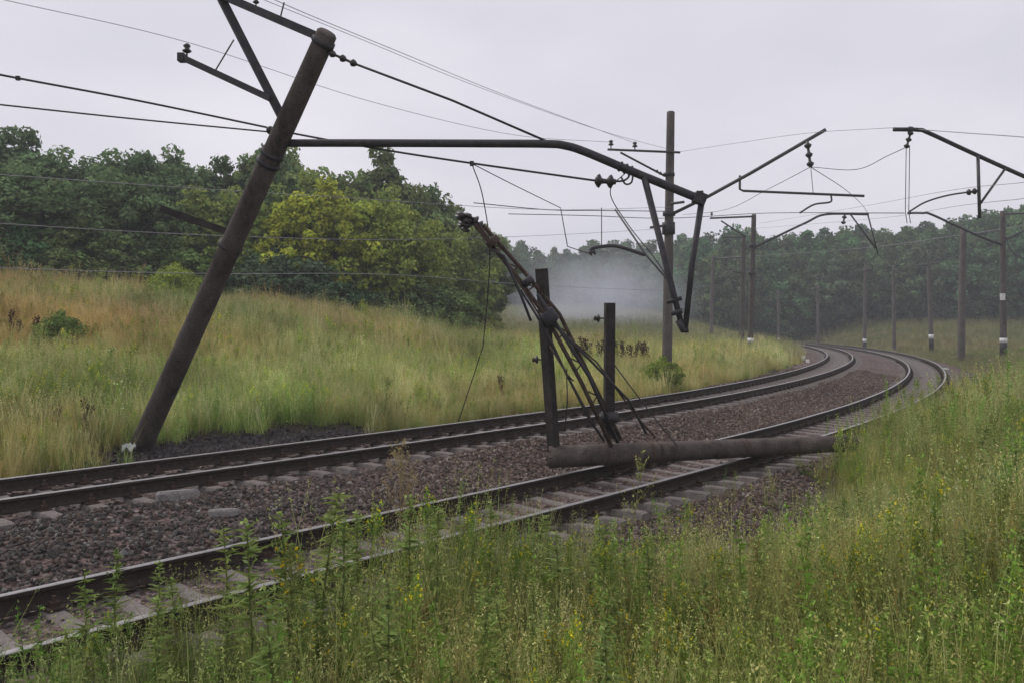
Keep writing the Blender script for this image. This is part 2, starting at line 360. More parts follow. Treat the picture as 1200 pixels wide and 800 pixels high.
# ballast stones
def rock(seed, flat=0.75):
    r = np.random.default_rng(seed); t = (1 + 5 ** .5) / 2
    v = np.array([(-1, t, 0), (1, t, 0), (-1, -t, 0), (1, -t, 0), (0, -1, t), (0, 1, t), (0, -1, -t), (0, 1, -t), (t, 0, -1), (t, 0, 1), (-t, 0, -1), (-t, 0, 1)]) / 1.9
    v = v * r.uniform(.65, 1.25, (12, 1)) * np.array((1.1, .9, flat))
    f = [(0, 11, 5), (0, 5, 1), (0, 1, 7), (0, 7, 10), (0, 10, 11), (1, 5, 9), (5, 11, 4), (11, 10, 2), (10, 7, 6), (7, 1, 8), (3, 9, 4), (3, 4, 2), (3, 2, 6), (3, 6, 8), (3, 8, 9), (4, 9, 5), (2, 4, 11), (6, 2, 10), (8, 6, 7), (9, 8, 1)]
    m = MB(); m.add(v, f); return m
rocks = [proto('stone', rock(k), 'stone') for k in range(6)]
N = 230000
s = -9 + 52 * rng.random(N) ** 1.5; u = rng.uniform(-2.6, TD + 3.2, N)
inA = (abs(u) < 1.3); inB = (abs(u - TD) < 1.3)
keep = ~((inA | inB) & (rng.random(N) < 0.45)); s, u = s[keep], u[keep]; n = len(s)
x, y = at(s, u); z = bed(s, u) + rng.uniform(-.012, .016, n) - 0.02 * ((abs(u) < 1.3) | (abs(u - TD) < 1.3))
base = np.array([(.075, .066, .064), (.115, .098, .094), (.168, .130, .115), (.102, .075, .066), (.21, .19, .18), (.30, .28, .27), (.13, .085, .066)])
ti = base[rng.choice(7, n, p=[.24, .25, .19, .14, .11, .03, .04])] * rng.uniform(.8, 1.2, (n, 1))
pz = 0.5 + 0.5 * np.sin(s * .45 + 1.3 * np.sin(u)) ; ti = ti * (1 - .18 * pz)[:, None] * np.where((u > 1.4) & (u < 3.2), 1.05, .98)[:, None]
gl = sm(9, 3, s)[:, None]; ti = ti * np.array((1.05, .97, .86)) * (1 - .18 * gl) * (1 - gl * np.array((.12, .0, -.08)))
sc_ = (rng.uniform(.019, .038, n) * (1 + .6 * (rng.random(n) < .05)))[:, None] * np.ones(3)
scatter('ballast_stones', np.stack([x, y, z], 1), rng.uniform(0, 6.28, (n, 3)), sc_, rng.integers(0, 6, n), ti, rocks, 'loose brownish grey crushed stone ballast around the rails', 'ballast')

n = 5000; s = SM + 1.6 + rng.normal(0, 1.6, n); u = -3.0 + rng.normal(0, .6, n); k = u < -2.1; s, u = s[k], u[k]; n = len(s); x, y = at(s, u)
ti = np.array((.045, .040, .040)) * rng.uniform(.5, 1.9, (n, 1))
scatter('dark_rubble', np.stack([x, y, terrain(x, y) + rng.uniform(-.01, .02, n)], 1), rng.uniform(0, 6.28, (n, 3)), (rng.uniform(.015, .05, n) * np.where(rng.random(n) < .03, 2, 1))[:, None] * np.ones(3),
        rng.integers(0, 6, n), ti, rocks, 'dark coal black rubble spread round the foot of the leaning mast', 'rubble')
# ------------------------------------------------------------------ vegetation prototypes
def unit(v): return v / np.maximum(np.linalg.norm(v, axis=-1, keepdims=True), 1e-9)
def strips(m, p0, d, g, Ln, w, rows=4, c0=(.1, .1, .05), c1=None, r=rng, pw=1.6):
    """bending tapered ribbons: n at a time"""
    p0 = np.asarray(p0, float).reshape(-1, 3); n = len(p0); d = np.broadcast_to(d, (n, 3)); g = np.broadcast_to(g, (n, 3))
    Ln = np.broadcast_to(Ln, (n,)); w = np.broadcast_to(w, (n,))
    side = unit(np.cross(d, unit(r.normal(size=(n, 3))))); t = np.linspace(0, 1, rows)
    P = p0[:, None] + Ln[:, None, None] * (d[:, None] * t[None, :, None] + g[:, None] * (t ** 2)[None, :, None])
    ww = w[:, None] * np.maximum(1 - t ** pw, .06)[None]
    Vv = np.stack([P - side[:, None] * ww[..., None] / 2, P + side[:, None] * ww[..., None] / 2], 2)
    k = rows * 2; F = []
    q = np.array([[2 * i, 2 * i + 1, 2 * i + 3, 2 * i + 2] for i in range(rows - 1)])
    F = (np.arange(n)[:, None, None] * k + q[None]).reshape(-1, 4)
    c0 = np.broadcast_to(c0, (n, 3)); c1 = c0 if c1 is None else np.broadcast_to(c1, (n, 3))
    C = c0[:, None] * (1 - t)[None, :, None] + c1[:, None] * t[None, :, None]; C = np.repeat(C[:, :, None], 2, 2).reshape(-1, 3)
    m.add(Vv.reshape(-1, 3), F, 0, C); return P
def specks(m, p, size, col, r=rng, asp=.55, nrm=None):
    """small leaf or petal rhombs at points p"""
    p = np.asarray(p, float).reshape(-1, 3); n = len(p); size = np.broadcast_to(size, (n,))[:, None]
    a = unit(r.normal(size=(n, 3))) if nrm is None else unit(np.cross(nrm, r.normal(size=(n, 3))))
    b = unit(np.cross(a, r.normal(size=(n, 3)) if nrm is None else nrm))
    Vv = np.stack([p - a * size, p + b * size * asp, p + a * size, p - b * size * asp], 1).reshape(-1, 3)
    col = np.repeat(np.broadcast_to(col, (n, 3)), 4, 0)
    m.add(Vv, np.arange(n * 4).reshape(-1, 4), 0, col)
def jit(c, n, a=.25, r=rng): return np.asarray(c) * r.uniform(1 - a, 1 + a, (n, 1)) * r.uniform(.92, 1.08, (n, 3))
def outdir(n, tilt, r=rng):
    a = r.uniform(0, 6.28, n); t = np.abs(r.normal(0, tilt, n)); return np.stack([np.cos(a) * np.sin(t), np.sin(a) * np.sin(t), np.cos(t)], 1), np.stack([np.cos(a), np.sin(a), np.zeros(n)], 1)
GREEN, OLIVE, GOLD, STRAW, BROWN = (.155, .215, .055), (.215, .235, .075), (.40, .315, .155), (.47, .40, .245), (.16, .10, .055)
def grass_tuft(seed, nb, h, spread, w, stalks, cb, ch):
    r = np.random.default_rng(seed); m = MB()
    p = np.zeros((nb, 3)); p[:, :2] = r.normal(0, spread, (nb, 2)); d, o = outdir(nb, .28, r)
    g = o * r.uniform(.05, .55, (nb, 1)) + np.array((0, 0, -.18)) * r.uniform(0, 1.4, (nb, 1))
    strips(m, p, d, g, h * r.uniform(.45, 1., nb), w * r.uniform(.6, 1.3, nb), 4, jit(cb, nb, .3, r) * .8, jit(cb, nb, .3, r) * 1.15, r)
    if stalks:
        p = np.zeros((stalks, 3)); p[:, :2] = r.normal(0, spread, (stalks, 2)); d, o = outdir(stalks, .15, r)
        P = strips(m, p, d, o * r.uniform(.02, .2, (stalks, 1)), h * r.uniform(.9, 1.4, stalks), .0055, 5, jit(np.array(ch) * .75, stalks, .2, r), jit(ch, stalks, .2, r), r, 6)
        tip, prev = P[:, -1], P[:, -2]; k = 9
        f = r.uniform(-.1, .75, (stalks, k, 1)); q = (tip[:, None] * (1 - f) + prev[:, None] * f) + r.normal(0, .008, (stalks, k, 3))
        specks(m, q, r.uniform(.006, .013, stalks * k), np.repeat(jit(ch, stalks, .25, r), k, 0), r, .45)
    return m
def horseweed(seed, h=1.0, col=GREEN, leafy=46):
    r = np.random.default_rng(seed); m = MB(); lean = r.normal(0, .06, 2)
    ax = lambda t: np.stack([lean[0] * h * t ** 2, lean[1] * h * t ** 2, h * t], -1)
    T = np.linspace(0, 1, 7); pts = ax(T); m.tube(pts, np.linspace(.006, .002, 7) * (h ** .5), 5); m.C[-1] = np.broadcast_to(np.array((.20, .22, .09)), m.C[-1].shape)
    n = leafy; t = r.uniform(.12, 1, n) ** .8; a = np.arange(n) * 2.4 + r.normal(0, .3, n); up = r.uniform(.2, .75, n)
    d = np.stack([np.cos(a), np.sin(a), up], 1); d = unit(d)
    Ll = (.13 * (1.15 - t) + .03) * h ** .6 * r.uniform(.7, 1.2, n)
    c = jit(col, n, .25, r) * np.where(t < .3, .75, 1.05)[:, None]
    strips(m, ax(t), d, np.array((0, 0, -.45)) * r.uniform(.2, 1, (n, 1)), Ll, .015 * r.uniform(.7, 1.3, n), 4, c, c * 1.1, r)
    k = 34; t2 = r.uniform(.74, 1.03, k); q = ax(t2) + r.normal(0, .017, (k, 3)) * (1.25 - t2)[:, None] * 3
    specks(m, q, r.uniform(.008, .016, k), jit(np.array(col) * 1.35 + .02, k, .2, r), r, .5)
    return m
def bushy_weed(seed, h=.9, col=OLIVE, flower=None, nbr=14, leaf=.016, nl=16, nf=4):
    """a branching stem with small leaves, flower specks at the branch ends"""
    r = np.random.default_rng(seed); m = MB(); lean = r.normal(0, .08, 2)
    ax = lambda t: np.stack([lean[0] * h * t, lean[1] * h * t, h * t], -1)
    m.tube(ax(np.linspace(0, 1, 5)), np.linspace(.006, .0015, 5), 5); m.C[-1] = np.broadcast_to(np.array(col) * .8 + .02, m.C[-1].shape)
    t = r.uniform(.2, .95, nbr); a = r.uniform(0, 6.28, nbr); d = unit(np.stack([np.cos(a), np.sin(a), r.uniform(.7, 1.7, nbr)], 1))
    P = strips(m, ax(t), d, np.array((0, 0, .12)) * np.ones((nbr, 1)), h * .42 * (1.15 - t) * r.uniform(.7, 1.2, nbr), .004, 6, np.array(col) * .9, None, r, 8)
    idx = r.integers(0, 6, (nbr, nl)); q = P[np.arange(nbr)[:, None], idx] + r.normal(0, .018, (nbr, nl, 3))
    specks(m, q, leaf * r.uniform(.6, 1.4, nbr * nl), jit(col, nbr * nl, .3, r), r, .42)
    k = 12; specks(m, ax(r.uniform(.1, 1, k)) + r.normal(0, .03, (k, 3)), leaf * 1.4, jit(col, k, .3, r), r, .4)
    if flower is not None:
        f = r.uniform(.65, 1.03, (nbr, nf, 1)); q = P[:, 3][:, None] * (1 - f) + P[:, -1][:, None] * f + r.normal(0, .006, (nbr, nf, 3))
        specks(m, q, r.uniform(.005, .010, nbr * nf), jit(flower, nbr * nf, .2, r), r, .8)
    return m
def dry_dock(seed, h=.9):
    r = np.random.default_rng(seed); m = MB(); c = (.075, .046, .034)
    for b in range(3):
        a = r.uniform(0, 6.28); l = r.uniform(.05, .22); hh = h * r.uniform(.7, 1.0)
        ax = lambda t: np.stack([np.cos(a) * l * hh * t, np.sin(a) * l * hh * t, hh * t], -1)
        m.tube(ax(np.linspace(0, 1, 4)), [.009, .008, .006, .003], 5); m.C[-1] = np.broadcast_to(np.array(c), m.C[-1].shape)
        n = 120; t = r.uniform(.3, 1, n); specks(m, ax(t) + r.normal(0, .028, (n, 3)), r.uniform(.014, .03, n), jit(c, n, .3, r), r, .7)
    return m
def leafy_plant(seed, h=.5, col=GREEN, n=60, ls=.06):
    r = np.random.default_rng(seed); m = MB(); d, o = outdir(n, .55, r); p = r.normal(0, .05, (n, 3)) * (1, 1, 0)
    q = p + d * h * r.uniform(.2, 1, (n, 1)); strips(m, p, d, o * .1, h * .6, .004, 3, np.array(col) * .8, None, r, 6)
    specks(m, q, ls * r.uniform(.5, 1.2, n), jit(col, n, .3, r), r, .4, unit(np.stack([r.normal(0, .5, n), r.normal(0, .5, n), np.ones(n)], 1))); return m
YEL = (.62, .46, .03)
GP = [proto('tuft', grass_tuft(1, 34, .62, .09, .007, 5, OLIVE, STRAW), 'grass'),            # 0-2 green-olive grass
      proto('tuft', grass_tuft(2, 30, .75, .10, .006, 8, GREEN, (.30, .29, .13)), 'grass'),
      proto('tuft', grass_tuft(3, 40, .48, .11, .008, 2, (.18, .225, .065), STRAW), 'grass'),
      proto('tuft', grass_tuft(4, 26, .60, .10, .006, 16, (.30, .25, .09), GOLD), 'grass'),  # 3-5 dry golden grass
      proto('tuft', grass_tuft(5, 22, .70, .11, .005, 20, (.33, .27, .10), STRAW), 'grass'),
      proto('tuft', grass_tuft(6, 30, .5, .12, .006, 10, (.27, .23, .085), (.40, .26, .12)), 'grass'),
      proto('weed', horseweed(7, .95), 'grass'), proto('weed', horseweed(8, .8, (.17, .215, .07), 60), 'grass'),   # 6-7
      proto('weed', bushy_weed(9, .85, (.18, .22, .065), YEL, 14, .012, 22), 'grass'), proto('weed', bushy_weed(10, .8, (.20, .21, .08), None, 14, .011, 22), 'grass'),   # 8-9
      proto('weed', leafy_plant(11, .42, GREEN, 70, .042), 'grass'), proto('weed', bushy_weed(12, .8, (.26, .18, .10), None, 16, .009, 16), 'grass'),      # 10-11
      proto('weed', bushy_weed(13, .75, (.17, .22, .055), (.6, .6, .5), 12, .011, 20), 'grass')]    # 12
def vnoise(x, y, f, seed=0):
    r = np.random.default_rng(seed); tot = 0
    for k in range(6):
        a = r.uniform(0, 6.28); ff = f * r.uniform(.5, 2.2); tot = tot + np.sin((x * np.cos(a) + y * np.sin(a)) * ff + r.uniform(0, 6.28))
    return tot / 6 ** .5 / 1.4
def pick(n, w):
    w = np.asarray(w, float); c = np.cumsum(w, 1) / w.sum(1, keepdims=True); return (rng.random((n, 1)) > c).sum(1).clip(0, w.shape[1] - 1)
def frustum(x, y, m=1.6): return (abs(x) < y * .64 + m) | (np.hypot(x, y) < 4)

# near meadow between the camera and the near track
N = 90000
x = rng.uniform(-9, 22, N); y = rng.uniform(-2, 34, N) * rng.random(N) ** .35
k = frustum(x, y) & (np.hypot(x, y) > 1.9); x, y = x[k], y[k]; s, u = su(x, y); q = u - TD
edge = np.interp(s, [-4, 4.2, 5.2, 6.5, 8.5, 10.5, 12.5, 15, 18], [1.15, 1.25, 1.9, 3.0, 3.1, 2.5, 1.9, 1.5, 1.4]) + .35 * vnoise(x, y, 1.3, 3)
dens = sm(-.25, .75, q - edge) * (1 - .55 * sm(10, 30, np.hypot(x, y))); dens = np.maximum(dens, .03 * ((q > 1.15) & (q < 3.4)))
dens = dens * (.55 + .45 * sm(-.9, .3, vnoise(x, y, 1.7, 21)))
k = rng.random(len(x)) < dens; x, y, s, u, q = x[k], y[k], s[k], u[k], q[k]; n = len(x)
gold = np.clip(.20 + .4 * vnoise(x, y, .8, 5) + 1.0 * np.exp(-((x - 3.6) / 1.5) ** 2 - ((y - 9.5) / 3) ** 2) - .25 * sm(6, 3, y), 0, 1)
wet = np.clip(.5 + .6 * vnoise(x, y, 1.1, 8), 0, 1)
w = np.stack([1.2 * (1 - gold), 1.5 * (1 - gold), .9 * (1 - gold) * wet, 1.2 * gold, 1.0 * gold, .8 * gold, .60 * wet, .60 * wet, .42 * (1 - wet) + .05, .34 + 0 * wet, .45 * wet, .16 + 0 * wet, .05 + 0 * wet], 1)
idx = pick(n, w); z = terrain(x, y) - .02; z = np.where(q < 2.9, np.maximum(z, bed(s, u) - .02), z)
sv = rng.uniform(.62, 1.12, n) * (1 - .22 * sm(8, 3, y)) * (1 - .38 * sm(3.6, 2.2, q)); sv = sv * (1 + .30 * sm(6.5, 4.5, s) * sm(4, 2.5, q)) * (1 - .40 * sm(5, 7, s) * sm(15, 11, s) * sm(5.6, 4.4, q)) * (1 + .25 * vnoise(x, y, 1.6, 51)) * (1 + .45 * sm(11.5, 14.5, s) * sm(6.5, 4, q)); scl = np.stack([sv, sv, sv * rng.uniform(.9, 1.45, n)], 1)
rot = np.stack([rng.normal(0, .09, n), rng.normal(0, .09, n), rng.uniform(0, 6.28, n)], 1)
tint = np.stack([1.10 + .14 * vnoise(x, y, .9, 11), 1.32 + 0 * x, .98 + .10 * vnoise(x, y, .6, 12)], 1) * rng.uniform(.75, 1.3, (n, 1)) * (1 + .16 * vnoise(x, y, 1.9, 31))[:, None]
scatter('meadow_grass', np.stack([x, y, z], 1), rot, scl, idx, tint, GP, 'tall green weeds and grass filling the near verge beside the track', 'grass')

# golden bank beyond the far track and the field past the bend
N = 200000
d = 9 + 60 * rng.random(N) ** 1.25; a = rng.uniform(-.60, .62, N); x = d * np.tan(a); y = d; s, u = su(x, y)
k = (u < -2.2) & (u > -31); x, y, s, u, d = x[k], y[k], s[k], u[k], d[k]
bare = np.hypot((s - SM - 1.6) / 3.6, (u + 3.0) / 1.35) + .22 * vnoise(x, y, 2.5, 9)
dens = sm(-2.2, -3.3, u + .35 * vnoise(x, y, 1.2, 4)) * sm(.8, 1.25, bare) * np.clip(1.15 - d / 95, .3, 1)
k = rng.random(len(x)) < dens * .8; x, y, s, u, d = x[k], y[k], s[k], u[k], d[k]; n = len(x)
v = vnoise(x, y, .33, 14); band = np.exp(-((u + 8) / 3.2) ** 2)
gold = np.clip(.50 - .42 * band + .55 * v + .30 * sm(-5.5, -3.5, u), .05, 1) * (.72 + .28 * sm(-9, -14, u))
w = np.stack([.8 * (1 - gold), 1.1 * (1 - gold), .7 * (1 - gold), 1.5 * gold, 1.3 * gold, 1.2 * gold, .10 * (1 - gold), .14 + 0 * v, .10 + 0 * v, .16 + 0 * v, .08 * (1 - gold), .20 * gold, .03 + 0 * v], 1)
fb = np.clip(vnoise(x, y, 1.0, 41) - .35, 0, 1); w[:, [7, 8, 9, 10]] += (.9 * fb)[:, None]
idx = pick(n, w); sv = .84 * rng.uniform(.7, 1.3, n) * (1 + .25 * sm(25, 50, d)) * (1 - .35 * sm(-4.5, -2.5, u)) * (1 + .28 * vnoise(x, y, 1.15, 43)) * np.where(rng.random(n) < .04, 1.5, 1)
pk = .3 * np.clip(vnoise(x, y, .55, 23) - .45, 0, 1) + .20 * sm(-9, -14, u) * np.clip(.5 + v, 0, 1); tint = np.stack([1.00 + .06 * v + .25 * pk, 1.05 - .25 * pk, .95 - .1 * v + .15 * pk], 1) * rng.uniform(.8, 1.3, (n, 1)) * (1 + .22 * vnoise(x, y, .8, 17) + .16 * vnoise(x, y, 2.1, 18))[:, None] * (np.array((1.12, 1.2, 1.08)) + .45 * np.exp(-((u + 6) / 4.5) ** 2)[:, None])
scatter('bank_grass', np.stack([x, y, terrain(x, y) - .03], 1), np.stack([rng.normal(0, .08, n), rng.normal(0, .08, n), rng.uniform(0, 6.28, n)], 1),
        np.stack([sv, sv, sv * rng.uniform(.8, 1.15, n)], 1), idx, tint, GP, 'golden dry grass and green weeds covering the bank beyond the tracks', 'grass')
N = 60000
d = 30 + 125 * rng.random(N) ** .9; a = rng.uniform(-.12, .64, N); x = d * np.tan(a); y = d; s, u = su(x, y)
k = ((u > TD + 2.3) & (d > 26)) | ((u < -2.4) & (d > 55)); x, y, s, u, d = x[k], y[k], s[k], u[k], d[k]
k = rng.random(len(x)) < .8; x, y, s, u, d = x[k], y[k], s[k], u[k], d[k]; n = len(x); v = vnoise(x, y, .12, 19)
gold = np.clip(.33 + .35 * v, 0, 1); o_ = 1 - gold
idx = pick(n, np.stack([o_, 1.3 * o_, .9 * o_, .6 * gold, .6 * gold, .8 * gold, .1 * o_, .3 * o_, .2 * o_, .3 * o_, .1 * o_, .1 * gold, 0 * o_], 1))
sv = rng.uniform(.9, 1.5, n) * (1 + .7 * sm(60, 130, d)) * (.40 + .45 * sm(TD + 6, TD + 40, np.where(u > 0, u, 50)))
tint = np.array((.92, .98, .95)) * rng.uniform(.8, 1.2, (n, 1))
scatter('field_grass', np.stack([x, y, terrain(x, y) - .03], 1), np.stack([rng.normal(0, .08, n), rng.normal(0, .08, n), rng.uniform(0, 6.28, n)], 1),
        np.stack([sv * 1.3, sv * 1.3, sv], 1), idx, tint, GP, 'green grassy field past the bend in front of the far forest', 'grass')

# individual weeds
def weed_mesh(m): return m.mesh('weed', 'weed', False, col=True)
TW = [weed_mesh(horseweed(31, 1.0, (.19, .25, .075), 110)), weed_mesh(horseweed(32, 1.0, (.215, .26, .08), 90)), weed_mesh(horseweed(33, 1.0, (.16, .22, .06), 120))]
YW = [weed_mesh(bushy_weed(41, 1.0, (.19, .23, .07), YEL, 24, .012, 26, 5)), weed_mesh(bushy_weed(42, 1.0, (.21, .235, .075), YEL, 22, .012, 24, 5))]
FW = [weed_mesh(bushy_weed(51, 1.0, (.36, .29, .15), (.45, .36, .2), 40, .010, 26, 6))]
DW = [weed_mesh(dry_dock(61)), weed_mesh(dry_dock(62))]
SW = [weed_mesh(bushy_weed(71, 1.0, (.30, .31, .12), (.55, .48, .2), 8, .026, 12, 8))]
def gpos(px, d, dz=-.02):
    x = (px - 600) / FPX * d; s, u = su(x, d); z = tz(x, d)
    if -2.6 < u[0] < TD + 2.9: z = max(z, float(bed(s, u)[0]))
    return Vector((x, d, z + dz))
def weed(name, me, px, d, topy, label, group, cat='weed', h=None, wide=.9):
    p = gpos(px, d); top = W(px, topy, d).z if topy else p.z + h
    hh = min(max(top - p.z, .25), 1.8); o = link(name, me, None, p, (random.gauss(0, .04), random.gauss(0, .04), random.uniform(0, 6.28)))
    o.scale = (hh * wide, hh * wide, hh); tag(o, label, cat, group); return o
for px, d, ty in [(370, 6.0, 572), (345, 5.6, 600), (395, 5.9, 612), (135, 6.2, 640), (262, 5.8, 622), (300, 5.2, 610), (210, 5.6, 680), (180, 5.2, 700),
                  (420, 6.6, 600), (480, 6.6, 585), (512, 6.4, 600), (625, 7.0, 605), (660, 6.6, 630), (708, 6.6, 618), (812, 7.2, 620), (775, 6.6, 650),
                  (880, 6.0, 640), (920, 6.5, 660), (965, 6, 655), (1135, 9, 495), (1105, 8.6, 540), (1180, 7.5, 520), (1150, 7.0, 560), (1070, 8.0, 570), (560, 5.2, 690), (455, 5.0, 690), (330, 4.6, 690),
                  (1190, 5.2, 600), (1040, 5.4, 650), (700, 4.8, 690), (610, 5.0, 700), (1120, 5.0, 640), (860, 5.0, 690)]:
    weed('tall_weed', random.choice(TW), px, d, ty, 'tall upright green weed with narrow leaves rising above the near grass', 'upright weeds in the near grass', wide=1.35)
wr = random.Random(5)
for i in range(60):
    px = wr.uniform(60, 1190); d = wr.uniform(4.2, 7.5) if px < 900 else wr.uniform(4.5, 11); q_ = su((px - 600) / FPX * d, d)[1][0] - TD
    if q_ < 1.2: continue
    weed('tall_weed', wr.choice(TW), px, d, None, 'tall upright green weed with narrow leaves rising above the near grass', 'upright weeds in the near grass', wide=1.3, h=wr.uniform(.75, 1.15))
for px, d, ty in [(880, 6.8, 650), (905, 6.2, 665), (850, 6.5, 665), (690, 6.0, 690), (770, 5.8, 680), (560, 6.4, 660), (640, 5.2, 730), (985, 6.0, 690), (1080, 5.6, 690), (350, 5.4, 640), (800, 4.8, 735), (720, 5.2, 710), (1150, 5.8, 650)]:
    weed('flowering_weed', random.choice(YW), px, d, ty, 'bushy weed dotted with small yellow flowers in the near grass', 'yellow flowering weeds in the near grass')
weed('feathery_weed', FW[0], 468, 9.6, 516, 'feathery dry tan weed in the gravel between the two tracks', None)
weed('budding_weed', SW[0], 741, 10.2, 521, 'lone thin pale weed with buds beside the rail in front of the fallen mast', None)
for px, d, h in [(10, 22.5, 1.2), (20, 22.3, 1.0), (35, 22, 1.3), (54, 22.6, .9), (62, 15.5, .9), (92, 15.4, .85), (100, 15.7, 1.05), (590, 24, 1.1)]:
    weed('dried_dock', random.choice(DW), px, d, None, 'dark brown dried dock stalks standing on the bank left of the leaning mast' if px < 300 else 'dark brown dried dock stalk on the grass bank behind the tilted lattice boom',
         'dock on the bank' if px < 300 else None, h=h)
for px, d, h in [(678, 34, 374), (686, 34.4, 377), (693, 34, 375), (701, 35, 379), (726, 36, 378), (734, 36.3, 375), (742, 36, 377), (750, 36.4, 379), (759, 36, 381)]:
    weed('dried_dock', random.choice(DW), px, d, h, 'dark dried dock stalks on the grass crest near the tall straight mast', 'dock on the crest')

# ------------------------------------------------------------------ trees
def tree_proto(seed, h=10, w=6.4, base=.06, nc=95, nl=105, ls=.17, col=(.145, .20, .092), airy=0.0):
    r = np.random.default_rng(seed); m = MB(); cen = []
    lob = r.normal(0, 1, (7, 3)); lob[:, 2] = abs(lob[:, 2]) * .8; lob = unit(lob)
    while len(cen) < nc:
        v = unit(r.normal(size=3)); rad = r.uniform(.35, 1) ** .5; b = 1 + .32 * max((lob @ v).max() - .75, 0) / .25 - .16 + r.normal(0, .07)
        zf = .5 + v[2] * rad * .5 * b; zz = base + (1 - base) * zf
        wid = (math.sin(math.pi * min(max(zf, .03), .97) ** .8)) ** .55
        cen.append((v[0] * rad * w / 2 * b * wid, v[1] * rad * w / 2 * b * wid, zz * h))
    cen = np.array(cen)
    rc = r.uniform(.28, .95, nc) * w / 6.4; tone = r.uniform(.55, 1.5, nc)
    d = unit(r.normal(size=(nc, nl, 3))); d[..., 2] *= .75
    q = cen[:, None] + d * (rc[:, None, None] * r.uniform(.25, 1, (nc, nl, 1)) ** .5)
    nrm = unit(d + r.normal(0, .6, d.shape) + np.array((0, 0, .35)))
    c = np.asarray(col) * tone[:, None, None] * r.uniform(.7, 1.3, (nc, nl, 1)); c = c * np.stack([1 + .25 * (r.random((nc, nl)) - .3), np.ones((nc, nl)), np.ones((nc, nl))], 2)
    if airy: kk = r.random((nc, nl)) > airy
    else: kk = np.ones((nc, nl), bool)
    specks(m, q[kk], ls * r.uniform(.6, 1.25, kk.sum()), c[kk], r, .55, nrm[kk])
    t = MB(); tr = .016 * h; top = h * .72
    t.tube([(0, 0, -.4), (.05 * w * .2, 0, h * .25), (-.03 * w * .3, .02 * w, h * .5), (0, 0, top)], [tr * 1.25, tr, tr * .7, tr * .25], 8)
    for i in r.choice(nc, 12, replace=False):
        z0 = h * r.uniform(.2, .55); e = cen[i]
        t.tube([(0, 0, z0), tuple(np.array((0, 0, z0)) * .5 + e * .5 + np.array((0, 0, -.2))), tuple(e)], [tr * .5, tr * .32, tr * .1], 5)
    return m.mesh('crown', 'leaves', False, col=True), t.mesh('trunk', 'bark', True), h
TREES = [tree_proto(100 + k, nc=120 + 8 * k, nl=125, w=6 + .5 * (k % 3)) for k in range(5)] + [tree_proto(120, w=6.5, nc=70, nl=80, airy=.35)]
FART = [tree_proto(140 + k, h=14, w=10.5, base=-.02, nc=170, nl=80, ls=.27) for k in range(4)]
BUSH = [tree_proto(160 + k, h=3, w=3.4, base=.02, nc=170, nl=70, ls=.075) for k in range(2)]
def plant_tree(name, p, pos, hgt, wid, colr, label, group, cat='tree'):
    root = empty(name, pos, label, cat, group); k = hgt / p[2]; rz = random.uniform(0, 6.28)
    for nm, me in (('crown', p[0]), ('trunk', p[1])):
        o = link(nm, me, root, None, (0, 0, rz)); o.scale = (k * wid, k * wid, k)
        if nm == 'crown': o.color = (*colr, 1)
    return root
TOPL = ([-120, 0, 40, 95, 150, 200, 245, 290, 312, 345, 400, 450, 490, 520, 550, 570, 600], [150, 163, 160, 190, 168, 172, 196, 190, 166, 176, 184, 190, 204, 222, 242, 262, 296])
def lefttree(px, d, topy, tint, lab, grp, wid=1.0):
    x = (px - 600) / FPX * d; zb = tz(x, d); zt = CAMH - (topy - YH) / FPX * d
    plant_tree('broadleaf_tree', random.choice(TREES[:5] if 'airy' not in lab else [TREES[5]]), (x, d, zb - .1), max(zt - zb, 3), wid * max(.75, min(1.3, 8.5 / max(zt - zb, 3))), tint, lab, grp)
DK, MD, YG = (.92, 1.02, 1.0), (1.45, 1.38, .85), (2.5, 2.1, .65)
px = -150
while px < 575:
    d = np.interp(px, [-150, 0, 300, 450, 580], [40, 41, 45, 49, 58]) + random.uniform(-1, 2)
    ty = float(np.interp(px, *TOPL)) + random.uniform(22, 60)
    dk = random.uniform(.85, 1.1); c = DK if px < 230 else MD
    lab, grp = ('dark green broadleaf tree in the front row of the wood left of the leaning mast', 'front row of the wood, left') if px < 260 else ('mid green broadleaf tree in the front row of the wood right of the leaning mast', 'front row of the wood, right')
    if 318 < px < 440 and random.random() < .0: c = YG
    lefttree(px, d, ty, tuple(q * dk for q in c), lab, grp, random.uniform(.95, 1.15)); px += random.uniform(34, 48)
px = -140
while px < 560:
    d = np.interp(px, [-150, 0, 300, 450, 580], [46, 47, 52, 57, 66]) + random.uniform(-1, 2)
    ty = float(np.interp(px, *TOPL)) + random.uniform(2, 12); dk = random.uniform(.8, 1.15)
    lefttree(px, d, ty, tuple(q * dk for q in (DK if px < 300 else (1.12, 1.12, .92))), 'tall green broadleaf tree whose crown makes the skyline behind the front row of the wood', 'skyline trees of the wood', random.uniform(1.1, 1.35)); px += random.uniform(22, 31)
for px, d, ty, c in [(345, 43.5, 222, YG), (385, 44, 216, (2.3, 1.95, .7)), (425, 45, 226, (1.9, 1.75, .75)), (300, 43.5, 245, (1.3, 1.3, .7)), (465, 46, 232, (1.7, 1.55, .8)), (225, 43, 250, (1.2, 1.2, .8))]:
    lefttree(px, d, ty, c, 'yellow green broadleaf tree at the edge of the wood just right of the leaning mast', 'yellow green trees', .95)
for px, d, ty in [(160, 48, 164), (320, 47, 158), (505, 60, 205)]:
    lefttree(px, d, ty, (.75, .9, .95), 'airy thin crowned tree standing out above the skyline of the wood', 'airy skyline trees', .8)
px = -100
